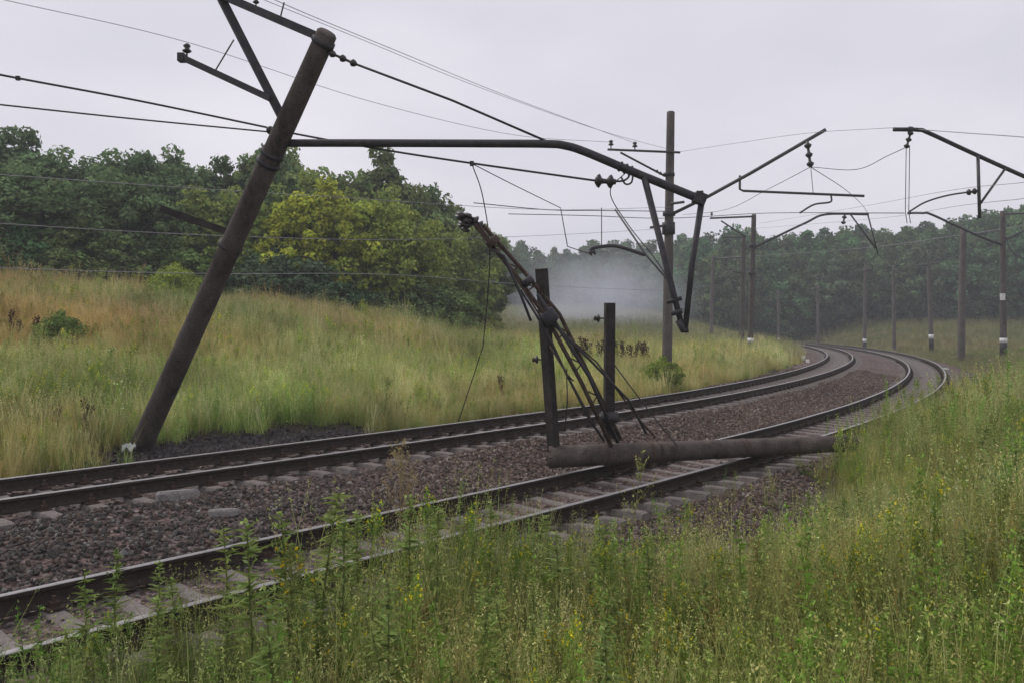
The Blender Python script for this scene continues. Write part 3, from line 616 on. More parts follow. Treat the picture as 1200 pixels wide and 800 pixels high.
while px < 600:      # shrubs along the foot of the wood
    d = np.interp(px, [-150, 0, 300, 450, 600], [37.5, 38.5, 42, 45, 52]) + random.uniform(-.6, 1.2); x = (px - 600) / FPX * d
    plant_tree('edge_shrub', random.choice(BUSH), (x, d, tz(x, d) - .1), random.uniform(2.2, 4.2), random.uniform(1.1, 1.6), tuple(q * random.uniform(.8, 1.1) for q in ((.75, .9, .9) if random.random() < .7 else (1.2, 1.15, .9))),
               'leafy green shrub at the foot of the wood on top of the bank', 'shrubs along the wood', 'shrub'); px += random.uniform(22, 40)
for px, d, h, c, lab in [(776, 30.5, 1.35, (1.5, 1.5, .7), 'yellow green bush at the base of the tall straight mast'), (-5, 31, .8, (3.6, 2.0, .4), 'small orange yellow shrub on the crest left of the dark wood'),
                         (205, 35, 2.0, (1.9, 1.8, .8), 'light yellow green bush on the crest beside the leaning mast'), (70, 22.5, 1.2, (1.1, 1.2, .8), 'low round green bush on the slope among dried dock stalks')]:
    x = (px - 600) / FPX * d; plant_tree('bush', random.choice(BUSH), (x, d, tz(x, d) - .1), h, 1.0, c, lab, None, 'bush')
# far forest
def fartree(x, d, h, c, lab, grp): plant_tree('forest_tree', random.choice(FART), (x, d, tz(x, d) - .3), h, random.uniform(.85, 1.1), tuple(q * random.uniform(.85, 1.15) for q in c), lab, grp)
for row, (d0, hk) in enumerate([(128, .80), (135, .95), (143, 1.0)]):
    px = 815 + row * 9
    while px < 1330:
        d = d0 + random.uniform(-3, 3) - 10 * sm(1050, 1300, px); top = np.interp(px, [800, 850, 900, 980, 1040, 1090, 1130, 1170, 1250, 1330], [280, 268, 271, 266, 267, 259, 253, 245, 232, 225]) + random.uniform(-2, 5)
        x = (px - 600) / FPX * d; h = (CAMH - (top - YH) / FPX * d - tz(x, d)) * hk
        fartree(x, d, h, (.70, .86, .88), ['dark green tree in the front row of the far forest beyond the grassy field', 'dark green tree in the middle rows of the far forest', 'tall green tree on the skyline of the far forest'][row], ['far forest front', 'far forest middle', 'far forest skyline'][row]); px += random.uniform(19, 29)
for row, (d0, hk) in enumerate([(168, .85), (182, 1.0)]):
    px = 560 + row * 12
    while px < 850:
        d = d0 + random.uniform(-4, 4); top = np.interp(px, [560, 600, 640, 700, 760, 820, 850], [262, 284, 292, 287, 280, 274, 274]) + random.uniform(-3, 7); x = (px - 600) / FPX * d
        h = (CAMH - (top - YH) / FPX * d - tz(x, d)) * hk
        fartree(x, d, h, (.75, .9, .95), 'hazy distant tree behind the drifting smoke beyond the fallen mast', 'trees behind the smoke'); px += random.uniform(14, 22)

# ------------------------------------------------------------------ masts
def catmull(pts, k=8):
    P = [np.array(p, float) for p in pts]; P = [2 * P[0] - P[1]] + P + [2 * P[-1] - P[-2]]; out = []
    for i in range(1, len(P) - 2):
        for t in np.linspace(0, 1, k, endpoint=False):
            out.append(.5 * (2 * P[i] + (P[i + 1] - P[i - 1]) * t + (2 * P[i - 1] - 5 * P[i] + 4 * P[i + 1] - P[i + 2]) * t ** 2 + (3 * P[i] - P[i - 1] - 3 * P[i + 1] + P[i + 2]) * t ** 3))
    out.append(P[-2]); return out
def shaft(root, base, top, r0, r1, mat, name='shaft'):
    n = 14; b, t = Vector(base), Vector(top); pts = [b.lerp(t, i / n) for i in range(n + 1)]
    rad = [r0 + (r1 - r0) * i / n for i in range(n + 1)]
    m = MB(); pts.append(t + (t - b).normalized() * .03); rad.append(r1 * .82); m.tube(pts, rad, 24); o = part(name, m, mat, root, True)
    return o
def tubepart(root, name, pts, r, mat='dark_steel', n=10):
    m = MB(); m.tube(pts, r, n); return part(name, m, mat, root, True)
def barpart(root, name, a, b, w, h, mat='dark_steel'):
    m = MB(); m.bar(a, b, w, h); return part(name, m, mat, root)
def clamp(root, p, ax, r, mat='dark_steel', ln=.12):
    ax = Vector(ax).normalized(); m = MB(); m.tube([Vector(p) - ax * ln / 2, Vector(p) + ax * ln / 2], r, 16); return part('clamp', m, mat, root, True)
def ins(root, a, b, r, k=3): m = MB(); insulator(m, a, b, r, k); return part('insulator', m, 'ceramic', root, True)
def pin_insulator(root, p, h, r):
    p = Vector(p); m = MB(); m.tube([p, p + Vector((0, 0, h * .5))], r * .2, 6); o = part('pin', m, 'dark_steel', root)
    m = MB(); lathe_discs(m, p + Vector((0, 0, h * .4)), p + Vector((0, 0, h)), [r * .6, r, r * .7, r * .45, r * .75, r * .7, r * .3], 12); part('insulator', m, 'ceramic', root, True)

# leaning mast
LB = Vector((MASTB.x, MASTB.y, tz(MASTB.x, MASTB.y) - .5)); LT = W(383, 40, 12.3)
LM = empty('leaning_mast', (MASTB.x, MASTB.y, tz(MASTB.x, MASTB.y)), 'dark concrete catenary mast leaning steeply over the tracks with its long bent bracket', 'mast')
shaft(LM, W(158, 538, 16.1), LT, .212, .152, 'dark_concrete')
axL = (LT - MASTB).normalized()
mb = MB(); mb.tube(catmull([W(333, 168, 13.15), W(420, 168, 12.95), W(560, 168.5, 12.7), W(640, 169, 12.5), W(662, 171, 12.45), W(685, 178, 12.4), W(740, 201, 12.3), W(826, 236, 12.1)], 6), .062, 12)
ca = part('cantilever_arm', mb, 'dark_steel', LM, True)
mb = MB(); mb.box(W(820, 233, 12.1), (.17, .16, .16), 0, np.array(Matrix.Rotation(R(22), 3, 'Y'))); mb.tube([W(822, 224, 12.1), W(822, 236, 12.1)], .03, 8); part('end_block', mb, 'dark_steel', ca)
for fx in (727, 733, 739): clamp(ca, W(fx, 195.5 + (fx - 727) * .41, 12.32), W(740, 201, 12.3) - W(720, 193, 12.34), .078, ln=.03)
st = tubepart(LM, 'hanging_strut', [W(755, 208, 12.25), W(787, 335, 12.0), W(799, 382, 11.95)], [.05, .046, .04])
clamp(st, W(793, 366, 11.97), W(799, 382, 12) - W(787, 335, 12), .085, ln=.07); clamp(st, W(790, 352, 11.97), (1, 0, .3), .03, ln=.22)
st2 = tubepart(LM, 'hanging_strut', [W(822, 238, 12.1), W(811, 310, 12.0), W(803, 386, 11.95)], [.047, .043, .04])
mb = MB(); mb.tube([W(795, 375, 11.95), W(801, 387, 11.95), W(806, 386, 11.95)], .05, 8); part('foot_joint', mb, 'dark_steel', st2, True)
barpart(LM, 'bracket_bar', W(370, 42, 12.35), W(258, -6, 12.7), .10, .11); barpart(LM, 'bracket_bar', W(332, 141, 13.1), W(255, -10, 12.72), .10, .12)
ra = barpart(LM, 'cross_arm', W(317, 116, 12.93), W(212, 67, 13.3), .09, .10)
pin_insulator(LM, W(219, 69, 13.28), .24, .075)
mb = MB(); mb.box(W(213, 68, 13.29), (.1, .13, .13)); part('end_cap', mb, 'dark_steel', ra)
tubepart(LM, 'brace_rod', [W(274, 47, 12.85), W(253, 82, 13.1)], .012, 'grey_steel', 6)
tubepart(LM, 'brace_rod', [W(333, 3, 12.4), W(329, 19, 12.45)], .012, 'grey_steel', 6)
pin_insulator(LM, W(300, 10, 12.55), .18, .05)
barpart(LM, 'stub_arm', W(281, 277, 14.25), W(189, 245, 14.0), .13, .11, 'creosote')
for t, rr in ((.985, .178), (.74, .195), (.76, .194), (.55, .204)): p = W(165, 521, 16.0).lerp(LT, t); clamp(LM, p, axL, rr, 'dark_steel', .07)
ins(LM, W(384, 61, 12.35), W(418, 76, 12.2), .055, 3)
tubepart(LM, 'stay_rod', [W(417, 75.5, 12.2), W(530, 118, 12.35), W(641, 166, 12.5)], .018, 'dark_steel', 6)
ins(LM, W(722, 213.5, 12.25), W(697, 212, 12.3), .105, 2)
tubepart(LM, 'hook', catmull([W(721, 213, 12.25), W(731, 212, 12.25), W(737, 207, 12.28), W(736, 199, 12.3)], 4), .016, 'dark_steel', 6)
tubepart(LM, 'hook', catmull([W(742, 203, 12.28), W(740, 214, 12.26), W(733, 216, 12.26), W(728, 208, 12.28)], 4), .014, 'dark_steel', 6)
ins(LM, W(327, 157, 13.25), W(314, 152, 13.4), .07, 2)

# fallen mast
FA, FB = W(644, 535, 13.25), W(1000, 518.5, 14.95); fd = (FB - FA).normalized()
FM = empty('fallen_mast', FA, 'brown concrete mast fallen across the near rails with its broken boom and posts sticking up', 'mast')
shaft(FM, FA, FA + fd * 5.75, .178, .146, 'fallen_concrete')
for k in range(6):
    a = k * 1.05; c = FA + Vector((0, math.cos(a) * .12, math.sin(a) * .12)); tubepart(FM, 'rebar', [c + fd * .1, c - fd * (.05 + .03 * (k % 3)), c - fd * (.09 + .05 * (k % 2)) + Vector((0, random.uniform(-.04, .04), random.uniform(-.05, .05)))], .008, 'rusty_steel', 5)
for t in (.95, 1.75, 1.9, 3.5): clamp(FM, FA + fd * t, fd, .185 - t * .0042, 'rusty_steel', .06)
barpart(FM, 'post', W(649, 529, 13.3), W(634.5, 315, 13.1), .155, .13, 'creosote')
barpart(FM, 'post', W(713.5, 513, 13.5), W(714.5, 355, 13.45), .155, .13, 'creosote')
for px, py, d in ((703, 373, 13.45), (631, 421, 13.2)):
    p = W(px, py, d); sx = .2
    mb = MB(); lathe_discs(mb, p, p + Vector((-.1, 0, .0)), [.03, .07, .06, .03, .05, .02], 10); mb.tube([p, p + Vector((sx * .7, 0, 0))], .014, 6); part('insulator', mb, 'ceramic', FM, True)
bm = MB(); A0, A1, A2 = W(556, 262, 12.6), W(642, 374, 13.0), W(717, 523, 13.3); B0, B1, B2 = W(566, 264, 12.75), W(656, 369, 13.15), W(728, 515, 13.45)
bo = tubepart(FM, 'boom_tube', [A0, A0.lerp(A1, .5) + Vector((.01, 0, .02)), A1, A1.lerp(A2, .5) + Vector((.02, 0, .02)), A2], .036, 'rusty_steel', 4)
tubepart(FM, 'boom_tube', [B0, B0.lerp(B1, .5) + Vector((.0, 0, .02)), B1, B2], .034, 'rusty_steel', 4)
tubepart(FM, 'boom_tube', [W(630, 345, 12.85), W(690, 440, 13.1), W(724, 518, 13.35)], .03, 'dark_steel', 4)
def onA(t): return np.array(A0.lerp(A1, t / .55) if t < .55 else A1.lerp(A2, (t - .55) / .45))
def onB(t): return np.array(B0.lerp(B1, t / .55) if t < .55 else B1.lerp(B2, (t - .55) / .45))
for i in range(16): tubepart(bo, 'lacing', [onA(.04 + i * .058), onB(.04 + i * .058 + (.05 if i % 2 else -.02))], .013, 'rusty_steel', 5)
for pts, r, mt in [([W(575, 292, 12.6), W(590, 300, 12.6), W(610, 345, 12.7), W(622, 376, 12.8)], .03, 'dark_steel'), ([W(640, 372, 12.9), W(690, 420, 13.1), W(738, 470, 13.4), W(757, 507, 13.6)], .026, 'dark_steel'),
                   ([W(655, 385, 12.95), W(700, 425, 13.2), W(748, 490, 13.5), W(768, 512, 13.7)], .018, 'rusty_steel'), ([W(644, 405, 12.9), W(664, 438, 12.95), W(672, 446, 13)], .016, 'rusty_steel'),
                   ([W(664, 432, 13), W(665, 470, 13.1), W(662, 505, 13.2)], .012, 'dark_steel'), ([W(560, 262, 12.6), W(600, 318, 12.7), W(634, 372, 12.9), W(660, 430, 13.05), W(700, 505, 13.3)], .02, 'rusty_steel'),
                   ([W(610, 340, 12.7), W(634, 378, 12.85), W(690, 490, 13.2), W(708, 516, 13.3)], .024, 'dark_steel')]:
    tubepart(FM, 'loose_rod', pts, r * .8, mt, 6)
mb = MB()
for i in range(7):
    c = W(542 + 3 * i % 13, 250 + (i * 5) % 14, 12.55 + .02 * i); insulator(mb, c, c + Vector((random.uniform(-.1, .12), random.uniform(-.05, .1), random.uniform(-.16, -.05))), .085, 2)
part('insulator_cluster', mb, 'ceramic', FM, True)
clamp(FM, W(642, 372, 12.95), A1 - A0, .15, 'dark_steel', .2); clamp(FM, W(618, 330, 12.8), A1 - A0, .10, 'dark_steel', .1); clamp(FM, W(577, 283, 12.65), A1 - A0, .11, 'rusty_steel', .1)
clamp(FM, W(714, 488, 13.4), (0, 0, 1), .14, 'dark_steel', .16)

# straight masts
def straight(px_t, y_t, px_b, d, dia, label, mat='old_concrete', group=None, band=False, plate=None):
    top = W(px_t, y_t, d); xb = (px_b - 600) / FPX * d; zb = tz(xb, d)
    s, u = su(xb, d)
    root = empty('catenary_mast', (xb, d, zb), label, 'mast', group); b = Vector((xb, d, zb - .4))
    sh = shaft(root, b, top, dia / 2 * 1.12, dia / 2 * .85, mat)
    if band:
        k = (top - b).normalized()
        mb = MB(); mb.tube([b + k * .45, b + k * (.75 + band)], dia / 2 * 1.16, 20); part('painted_base', mb, 'black_paint', root, True)
        mb = MB(); mb.tube([b + k * (.75 + band), b + k * (.75 + band * 1.5)], dia / 2 * 1.15, 20); part('white_band', mb, 'whitewash', root, True)
    return root, top, b
m7, t7, b7 = straight(786, 132, 781, 32, .355, 'tall straight weathered concrete mast standing upright behind the bent bracket', 'far_concrete')
ar = tubepart(m7, 'cross_arm', [W(712, 175.5, 31.8), W(797, 179, 31.8)], .045, 'grey_steel', 8)
pin_insulator(m7, W(716, 175, 31.8), .34, .11); pin_insulator(m7, W(744, 177, 31.8), .34, .11)
tubepart(m7, 'stay_rod', [W(727, 179, 31.8), W(778, 206, 31.85)], .04, 'dark_steel', 6)
ins(m7, W(768, 200, 31.8), W(775, 204, 31.85), .07, 2)
cx7 = tubepart(m7, 'cantilever_arm', [W(788, 251, 31.9), W(829, 231, 31), W(880, 203, 30), W(968, 152, 28.8)], .062, 'grey_steel')
tubepart(m7, 'stub_arm', [W(786, 239, 31.8), W(802, 237, 31.6)], .05, 'grey_steel', 8)
tubepart(m7, 'stub_arm', [W(762, 267, 31.6), W(784, 264, 31.85)], .05, 'grey_steel', 8)
clamp(m7, W(784, 251, 31.97), (0, 0, 1), .24, 'dark_steel', .15); clamp(m7, W(784, 205, 31.97), (0, 0, 1), .22, 'dark_steel', .12); clamp(m7, W(783.5, 268, 31.97), (0, 0, 1), .25, 'dark_steel', .45)
ins(m7, W(946, 166, 29), W(950, 196, 29), .13, 3)
rg = tubepart(m7, 'registration_tube', [W(867, 206, 30.3), W(867, 222, 30.3), W(871, 224, 30.3), W(1013, 230, 28.5)], .045, 'grey_steel')
tubepart(rg, 'steady_arm', catmull([W(974, 230, 29), W(973, 237, 29), W(954, 240, 29.1), W(937, 250, 29.2)], 5), .032, 'grey_steel', 8)
tubepart(m7, 'dropper', [W(950, 195, 29), W(953, 227, 29)], .012, 'wire', 5)

m8, t8, b8 = straight(883.5, 252, 879, 62, .40, 'concrete mast with black painted foot and white band at the inside of the bend', 'old_concrete', None, .65)
tubepart(m8, 'cross_arm', [W(832, 256, 61.9), W(882, 254, 61.9)], .07, 'grey_steel', 8); tubepart(m8, 'brace_rod', [W(845, 259, 61.9), W(874, 278, 61.9)], .06, 'grey_steel', 8)
pin_insulator(m8, W(834, 255, 61.9), .4, .12)
tubepart(m8, 'cantilever_arm', catmull([W(884, 290, 61.8), W(905, 280, 61.5), W(945, 261, 61), W(968, 251.5, 60.5), W(1018, 251.5, 60)], 5), .085, 'dark_steel')
tubepart(m8, 'hanging_strut', [W(997, 252, 60.2), W(1026, 291, 60.1)], .06, 'dark_steel', 8); tubepart(m8, 'hanging_strut', [W(1017, 252, 60), W(1029, 298, 60)], .055, 'dark_steel', 8)
ins(m8, W(990, 252, 60.3), W(988, 263, 60.3), .18, 2); clamp(m8, W(882, 288, 61.95), (0, 0, 1), .28, 'dark_steel', .3); clamp(m8, W(881, 320, 61.95), (0, 0, 1), .27, 'dark_steel', .2)
m9, *_ = straight(871.5, 276, 869, 72, .42, 'plain concrete mast just behind the black footed mast at the bend', 'old_concrete')
tubepart(m9, 'cross_arm', [W(846, 278, 71.9), W(872, 278, 71.9)], .07, 'grey_steel', 8); tubepart(m9, 'stub_arm', [W(858, 318, 71.9), W(871, 320, 71.9)], .07, 'grey_steel', 8)
m10, *_ = straight(836, 300, 833, 92, .40, 'small far concrete mast between the smoke and the bend, left of two taller masts', 'far_concrete')
tubepart(m10, 'cross_arm', [W(836, 303, 91.9), W(868, 302, 91.9)], .07, 'grey_steel', 8); ins(m10, W(851, 303, 91.9), W(851, 311, 91.9), .2, 2)
# outer masts past the bend
m11, *_ = straight(1175, 248, 1176, 62, .44, 'concrete mast with a white number plate at the outside of the bend', 'old_concrete', None, .7)
tubepart(m11, 'cross_arm', [W(1175, 251, 61.9), W(1215, 250, 61.9)], .07, 'grey_steel', 8)
tubepart(m11, 'cantilever_arm', catmull([W(1174, 287, 61.9), W(1150, 278, 61.5), W(1121, 265, 61), W(1090, 251, 60.5), (W(1082, 250, 60.4)), W(1064, 250, 60)], 5), .085, 'dark_steel')
tubepart(m11, 'brace_rod', [W(1176, 283, 61.8), W(1215, 262, 61.8)], .07, 'grey_steel', 8); tubepart(m11, 'loose_cable', catmull([W(1178, 275, 61.7), W(1184, 292, 61.6), W(1195, 302, 61.5), W(1212, 305, 61.4)], 5), .045, 'grey_steel', 6)
mb = MB(); mb.box(W(1175, 348, 61.7), (.36, .05, .5)); part('number_plate', mb, 'whitewash', m11)
m12, *_ = straight(1129, 268, 1126, 64, .52, 'thick weathered concrete mast beside the plated mast at the outside of the bend', 'far_concrete')
m13, *_ = straight(1088, 308, 1092, 78, .38, 'concrete mast with black foot and broad white band on the field past the bend', 'far_concrete', None, .8)
tubepart(m13, 'cross_arm', [W(1070, 312, 77.9), W(1100, 309, 77.9)], .06, 'grey_steel', 6)
m14, *_ = straight(1047, 312, 1048, 86, .36, 'plain grey concrete mast on the field past the bend', 'far_concrete')
m15, *_ = straight(1014, 312, 1013, 92, .36, 'grey concrete mast with small black foot on the field past the bend', 'far_concrete', None, .7)
m16, *_ = straight(958, 334, 959, 108, .36, 'small far grey mast against the forest beyond the end of the tracks', 'far_concrete')
m17, *_ = straight(912, 340, 913, 118, .36, 'smallest far mast against the forest with a pale foot', 'far_concrete', None, .5)
for m, px, py, d, w in ((m14, 1047, 318, 86, 14), (m15, 1014, 318, 92, 13), (m16, 958, 339, 108, 10), (m17, 912, 345, 118, 9)):
    tubepart(m, 'cross_arm', [W(px - w, py, d - .1), W(px + w * .6, py - 1, d - .1)], .06, 'grey_steel', 6)
# mast standing right of the view whose bracket reaches in
x0 = (1300 - 600) / FPX * 24; zb = tz(x0, 24)
m18 = empty('catenary_mast', (x0, 24, zb), 'mast carrying the long bent bracket with drop tube and double wire over the bend', 'mast')
shaft(m18, (x0, 24, zb - .4), W(1297, 130, 24), .21, .16, 'old_concrete')
tubepart(m18, 'cantilever_arm', catmull([W(1298, 250, 23.9), W(1200, 207, 23.6), W(1140, 180, 23.4), W(1088, 156, 23.2), W(1076, 152.5, 23.2), W(1047, 152, 23.2)], 6), .058, 'dark_steel')
tubepart(m18, 'drop_tube', [W(1146, 183, 23.4), W(1148, 256, 23.4)], .045, 'grey_steel'); tubepart(m18, 'brace_rod', [W(1178, 198, 23.5), W(1148, 240, 23.4)], .035, 'grey_steel', 8)
tubepart(m18, 'steady_arm', catmull([W(1146, 224, 23.4), W(1112, 229, 23.3), W(1085, 237, 23.2), W(1066, 248, 23.2)], 6), .024, 'grey_steel', 8)
ins(m18, W(1145, 224, 23.4), W(1133, 226, 23.35), .09, 2)
ins(m18, W(1068, 153, 23.2), W(1062, 174, 23.2), .085, 3); clamp(m18, W(1067, 152, 23.2), (1, 0, 0), .08, ln=.1)
for px in (1060, 1064): tubepart(m18, 'dropper', [W(px + 2, 172, 23.2), W(px + 1, 248, 23.2), W(px + 3, 262, 23.2)], .011, 'wire', 5)

# ------------------------------------------------------------------ wires
def wire(pts, r, label, name='overhead_wire', mat='wire', k=8):
    P = catmull([W(*p) for p in pts], k); o = Vector(P[0]); m = MB(); m.tube([Vector(p) - o for p in P], r, 5)
    return tag(link(name, m.mesh(name, mat, True), None, o), label, 'wire', None)
w1 = wire([(-120, 62, 10.6), (0, 88, 11.6), (160, 118, 12.6), (314, 150, 13.4), (345, 157, 13.35), (450, 176, 12.9), (555, 192, 12.6), (697, 212, 12.3)], .017, 'thick dark wire running through the leaning mast to the double insulator')
wire([(-120, 110, 11), (0, 123, 11.8), (160, 140, 12.6), (316, 155, 13.4)], .013, 'thinner wire just below the thick one, ending at the leaning mast')
wire([(-120, -32, 15), (0, -1, 17), (220, 50, 20), (430, 118, 24), (600, 158, 28), (716, 167, 31.8)], .008, 'faint pale wire from high left to the outer pin of the tall straight mast', mat='pale_wire')
wire([(240, -40, 14), (335, 6, 16), (470, 62, 20), (600, 115, 25), (744, 168, 31.8)], .008, 'faint pale wire passing above the leaning mast to the tall mast inner pin', mat='pale_wire')
wire([(210, -40, 15), (420, 45, 19), (560, 102, 23), (700, 152, 29), (786, 176, 31.9)], .007, 'faint pale wire reaching the cross arm of the tall straight mast', mat='pale_wire')
wire([(-140, 196, 15), (0, 205, 17), (200, 219, 19), (420, 233, 22), (640, 246, 27), (786, 243, 31.8)], .008, 'upper of three pale wires in front of the dark wood', mat='pale_wire')
wire([(-140, 250, 16), (0, 262, 18), (250, 276, 21), (460, 281, 26), (640, 276, 34), (785, 268, 42)], .008, 'middle of three pale wires in front of the dark wood', mat='pale_wire')
wire([(-140, 306, 16), (0, 314, 18), (250, 321, 21), (460, 322, 26), (640, 335, 34), (785, 340, 42), (830, 335, 60)], .008, 'lowest of three pale wires in front of the dark wood', mat='pale_wire')
wire([(555, 238, 27), (640, 246, 29), (700, 247, 30), (790, 248, 31.9)], .016, 'short taut wire running left from the tall straight mast', mat='grey_steel')
wire([(596, 251, 26), (690, 253, 29), (784, 256, 31.9), (900, 250, 34), (1060, 250, 24)], .013, 'long level contact wire behind the hanging struts')
wire([(950, 196, 29), (1003, 199, 27), (1040, 183, 25), (1064, 172, 23.2)], .011, 'messenger wire between the two raised brackets over the bend')
wire([(950, 196, 29), (900, 222, 36), (850, 246, 46), (800, 252, 60)], .012, 'thin wire falling left from the raised bracket insulator')
wire([(950, 196, 29), (990, 222, 38), (1010, 240, 48), (1018, 252, 60)], .014, 'thin wire falling right from the raised bracket towards the bend')
wire([(1076, 152, 23.2), (1130, 156, 20), (1200, 161, 17), (1290, 170, 14)], .010, 'thin pale wire running on from the long bent bracket with drop tube', mat='pale_wire')
wire([(797, 178, 31.8), (870, 167, 28), (950, 156, 25.5), (1047, 150, 23.2)], .007, 'pale wire from the tall mast cross arm to the bracket with drop tube', mat='pale_wire')
wire([(1200, 214, 20), (1110, 224, 28), (1000, 244, 42), (890, 262, 60)], .008, 'upper pale sagging wire passing under the bracket with drop tube', mat='pale_wire')
wire([(1200, 233, 20), (1120, 242, 28), (1030, 256, 42), (884, 268, 61)], .008, 'lower pale sagging wire passing under the bracket with drop tube', mat='pale_wire')
wire([(1215, 262, 62), (1130, 275, 70), (1000, 292, 85), (836, 303, 92)], .022, 'pale wire crossing in front of the far forest', mat='pale_wire')
wire([(553, 192, 12.6), (566, 232, 12.9), (574, 300, 13.4), (567, 395, 14.2), (562, 418, 14.4), (537, 494, 15.0)], .009, 'loose thin wire dangling down to the far rail', 'dangling_wire')
wire([(553, 192, 12.6), (600, 216, 14), (657, 244, 16)], .008, 'thin wire slanting from the thick wire clamp down to the right', 'dangling_wire')
wire([(736, 200, 12.3), (715, 225, 12.4), (735, 262, 12.5), (765, 300, 12.6), (780, 322, 12.7)], .008, 'thin wire hanging from the bent bracket behind the struts', 'dangling_wire')
wire([(700, 400, 13.45), (752, 470, 13.6), (800, 530, 13.8)], .010, 'thin stay wire slanting from the upright posts over the fallen mast', 'dangling_wire')
mb = MB(); mb.box(W(553, 192, 12.6), (.06, .05, .07)); tag(link('wire_clamp', mb.mesh('wire_clamp', 'dark_steel')), 'small dark clamp on the thick wire above the lattice boom', 'clamp')
mb = MB(); mb.box(W(21, 92, 11.75), (.05, .04, .06)); tag(link('wire_clamp', mb.mesh('wire_clamp', 'dark_steel')), 'small dark clamp on the thick wire well away from the leaning mast', 'clamp')
# broken steady arm hanging over the far track
sa = empty('broken_steady_arm', W(724, 290, 26), 'curved dark steady arm hanging from thin droppers in front of the smoke', 'steady arm')
tubepart(sa, 'arm', catmull([W(692, 298, 26), (W(693, 292, 26)), W(706, 289, 26), W(724, 289, 26), W(756, 299, 26)], 6), .055, 'dark_steel')
tubepart(sa, 'rod', [W(721, 246, 26.8), W(757, 299, 26), W(786, 332, 25.4)], .03, 'grey_steel', 6)
tubepart(sa, 'dropper', [W(705, 244, 27), W(705, 290, 26)], .016, 'wire', 5); tubepart(sa, 'dropper', [W(657, 245, 26.5), W(665, 289, 26)], .016, 'wire', 5); tubepart(sa, 'dropper', catmull([W(665, 289, 26), W(680, 294, 26), W(693, 298, 26)], 4), .014, 'wire', 5)
mb = MB(); insulator(mb, W(690, 297, 26), W(698, 295, 26), .11, 2); part('insulator', mb, 'ceramic', sa, True)

# ------------------------------------------------------------------ small things on the ballast
def slab(px, py, d, size, label, rz, mat='stone_slab', name='stone_slab'):
    p = gpos(px, d, 0); m = MB(); r = np.random.default_rng(int(px)); k = 9; a = np.linspace(0, 6.28, k, endpoint=False); rad = r.uniform(.75, 1.1, k)
    V = [(np.cos(t) * q * size[0], np.sin(t) * q * size[1], z * size[2]) for z, f in ((0, 1), (.7, 1), (1, .86)) for t, q in zip(a, rad * f)]
    F = [(j + i * k, (j + 1) % k + i * k, (j + 1) % k + (i + 1) * k, j + (i + 1) * k) for i in range(2) for j in range(k)] + [tuple(2 * k + j for j in range(k))]
    m.add(V, F); return tag(link(name, m.mesh(name, mat), None, p, (r.uniform(-.15, .15), r.uniform(-.15, .15), rz)), label, 'stone')
slab(208, 565, 10.9, (.26, .13, .12), 'pale flat stone lying against the foot of the far track rail', .6)
slab(262, 580, 10.4, (.20, .12, .09), 'pale flat stone on the gravel between the tracks, nearer the near rails', .2)
slab(280, 612, 9.3, (.17, .10, .08), 'small flat stone on the gravel mound between the tracks', .9)
slab(941, 413, 58, (.16, .15, .34), 'white painted marker stone inside the bend', 0, 'whitewash', 'marker_stone'); slab(947, 420, 50, (.12, .1, .2), 'smaller white painted marker stone inside the bend, beside the rail', 0, 'whitewash', 'marker_stone')
slab(1107, 424, 47, (.3, .14, .14), 'pale concrete slab beside the outer rail of the bend', .3, 'whitewash', 'marker_stone')
m = MB(); gxr, gyr = np.meshgrid(np.linspace(-1, 1, 9), np.linspace(-1, 1, 9)); zz = .06 + .05 * np.sin(gxr * 5 + gyr * 3) + .04 * np.sin(gyr * 7)
ii = (np.arange(8)[:, None] * 9 + np.arange(8)[None]).ravel(); m.add(np.stack([gxr.ravel() * .12, gyr.ravel() * .09, zz.ravel()], 1), np.stack([ii, ii + 1, ii + 10, ii + 9], 1))
p = gpos(151, 15.6, .02); tag(link('crumpled_rag', m.mesh('crumpled_rag', 'rag', True), None, p, (0, 0, .4)), 'small crumpled pale rag on the ground at the foot of the leaning mast', 'rag')

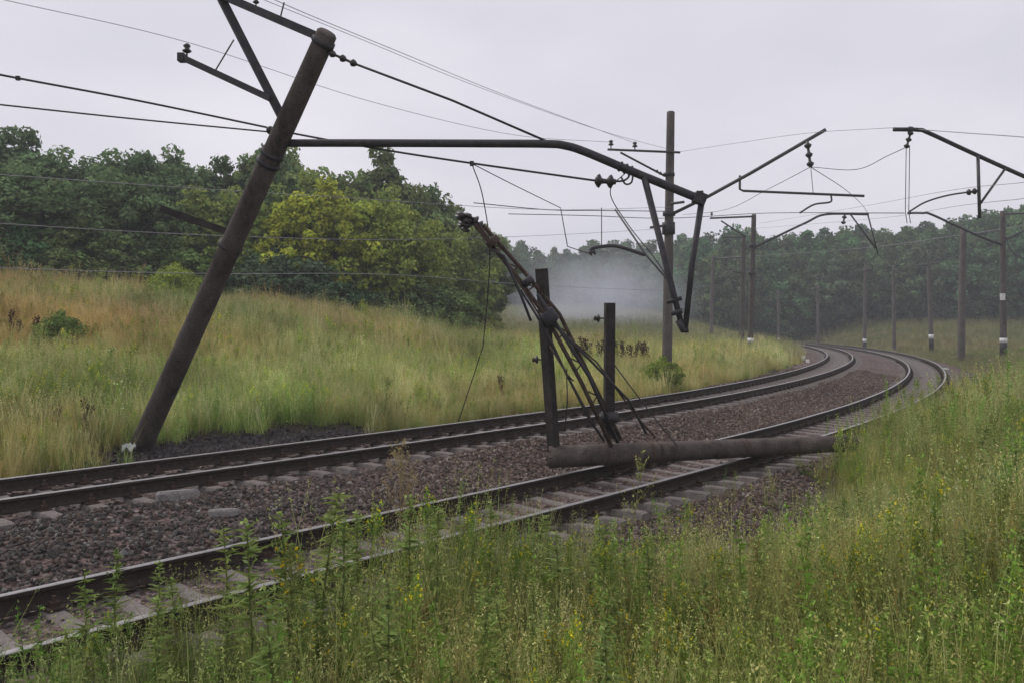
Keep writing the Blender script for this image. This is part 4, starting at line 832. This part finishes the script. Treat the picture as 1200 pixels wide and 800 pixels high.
# ------------------------------------------------------------------ smoke and haze
def vol(name, build, label=None):
    m = bpy.data.materials.new(name); m.use_nodes = True; t = m.node_tree; t.nodes.clear(); o = t.nodes.new('ShaderNodeOutputMaterial'); v = t.nodes.new('ShaderNodeVolumePrincipled')
    t.links.new(v.outputs[0], o.inputs['Volume']); build(t, v); MATS[name] = m
def smoke(t, v):
    v.inputs['Color'].default_value = (.84, .87, .97, 1); v.inputs['Anisotropy'].default_value = .2
    c = t.nodes.new('ShaderNodeTexCoord'); ln = t.nodes.new('ShaderNodeVectorMath'); ln.operation = 'LENGTH'; t.links.new(c.outputs['Object'], ln.inputs[0])
    r = t.nodes.new('ShaderNodeMapRange'); r.interpolation_type = 'SMOOTHSTEP'; t.links.new(ln.outputs['Value'], r.inputs[0])
    r.inputs[1].default_value = 1.0; r.inputs[2].default_value = .0; r.inputs[3].default_value = 0; r.inputs[4].default_value = 1
    n = noise(t, 1.8, 4, .6); mr = t.nodes.new('ShaderNodeMapRange'); t.links.new(n.outputs[0], mr.inputs[0]); mr.inputs[1].default_value = .25; mr.inputs[2].default_value = .7; mr.inputs[3].default_value = .0; mr.inputs[4].default_value = .13
    mu = t.nodes.new('ShaderNodeMath'); mu.operation = 'MULTIPLY'; t.links.new(r.outputs[0], mu.inputs[0]); t.links.new(mr.outputs[0], mu.inputs[1]); t.links.new(mu.outputs[0], v.inputs['Density'])
vol('smoke', smoke)
import bmesh
b = bmesh.new(); bmesh.ops.create_icosphere(b, subdivisions=3, radius=1); me = bpy.data.meshes.new('smoke'); b.to_mesh(me); b.free(); me.materials.append(MATS['smoke'])
o = link('smoke', me, None, (11.0, 108, 4.8)); o.scale = (15, 15, 9.0); tag(o, 'pale bluish smoke drifting low before the distant trees', 'smoke', kind='stuff')
def haze(t, v): v.inputs['Color'].default_value = (.90, .93, 1.0, 1); v.inputs['Density'].default_value = .0011; v.inputs['Anisotropy'].default_value = .1
vol('haze', haze)
m = MB(); m.box((15, 120, 15), (520, 400, 36)); o = link('haze', m.mesh('haze', 'haze')); tag(o, 'thin pale haze in the air over the whole scene', 'haze', kind='stuff')
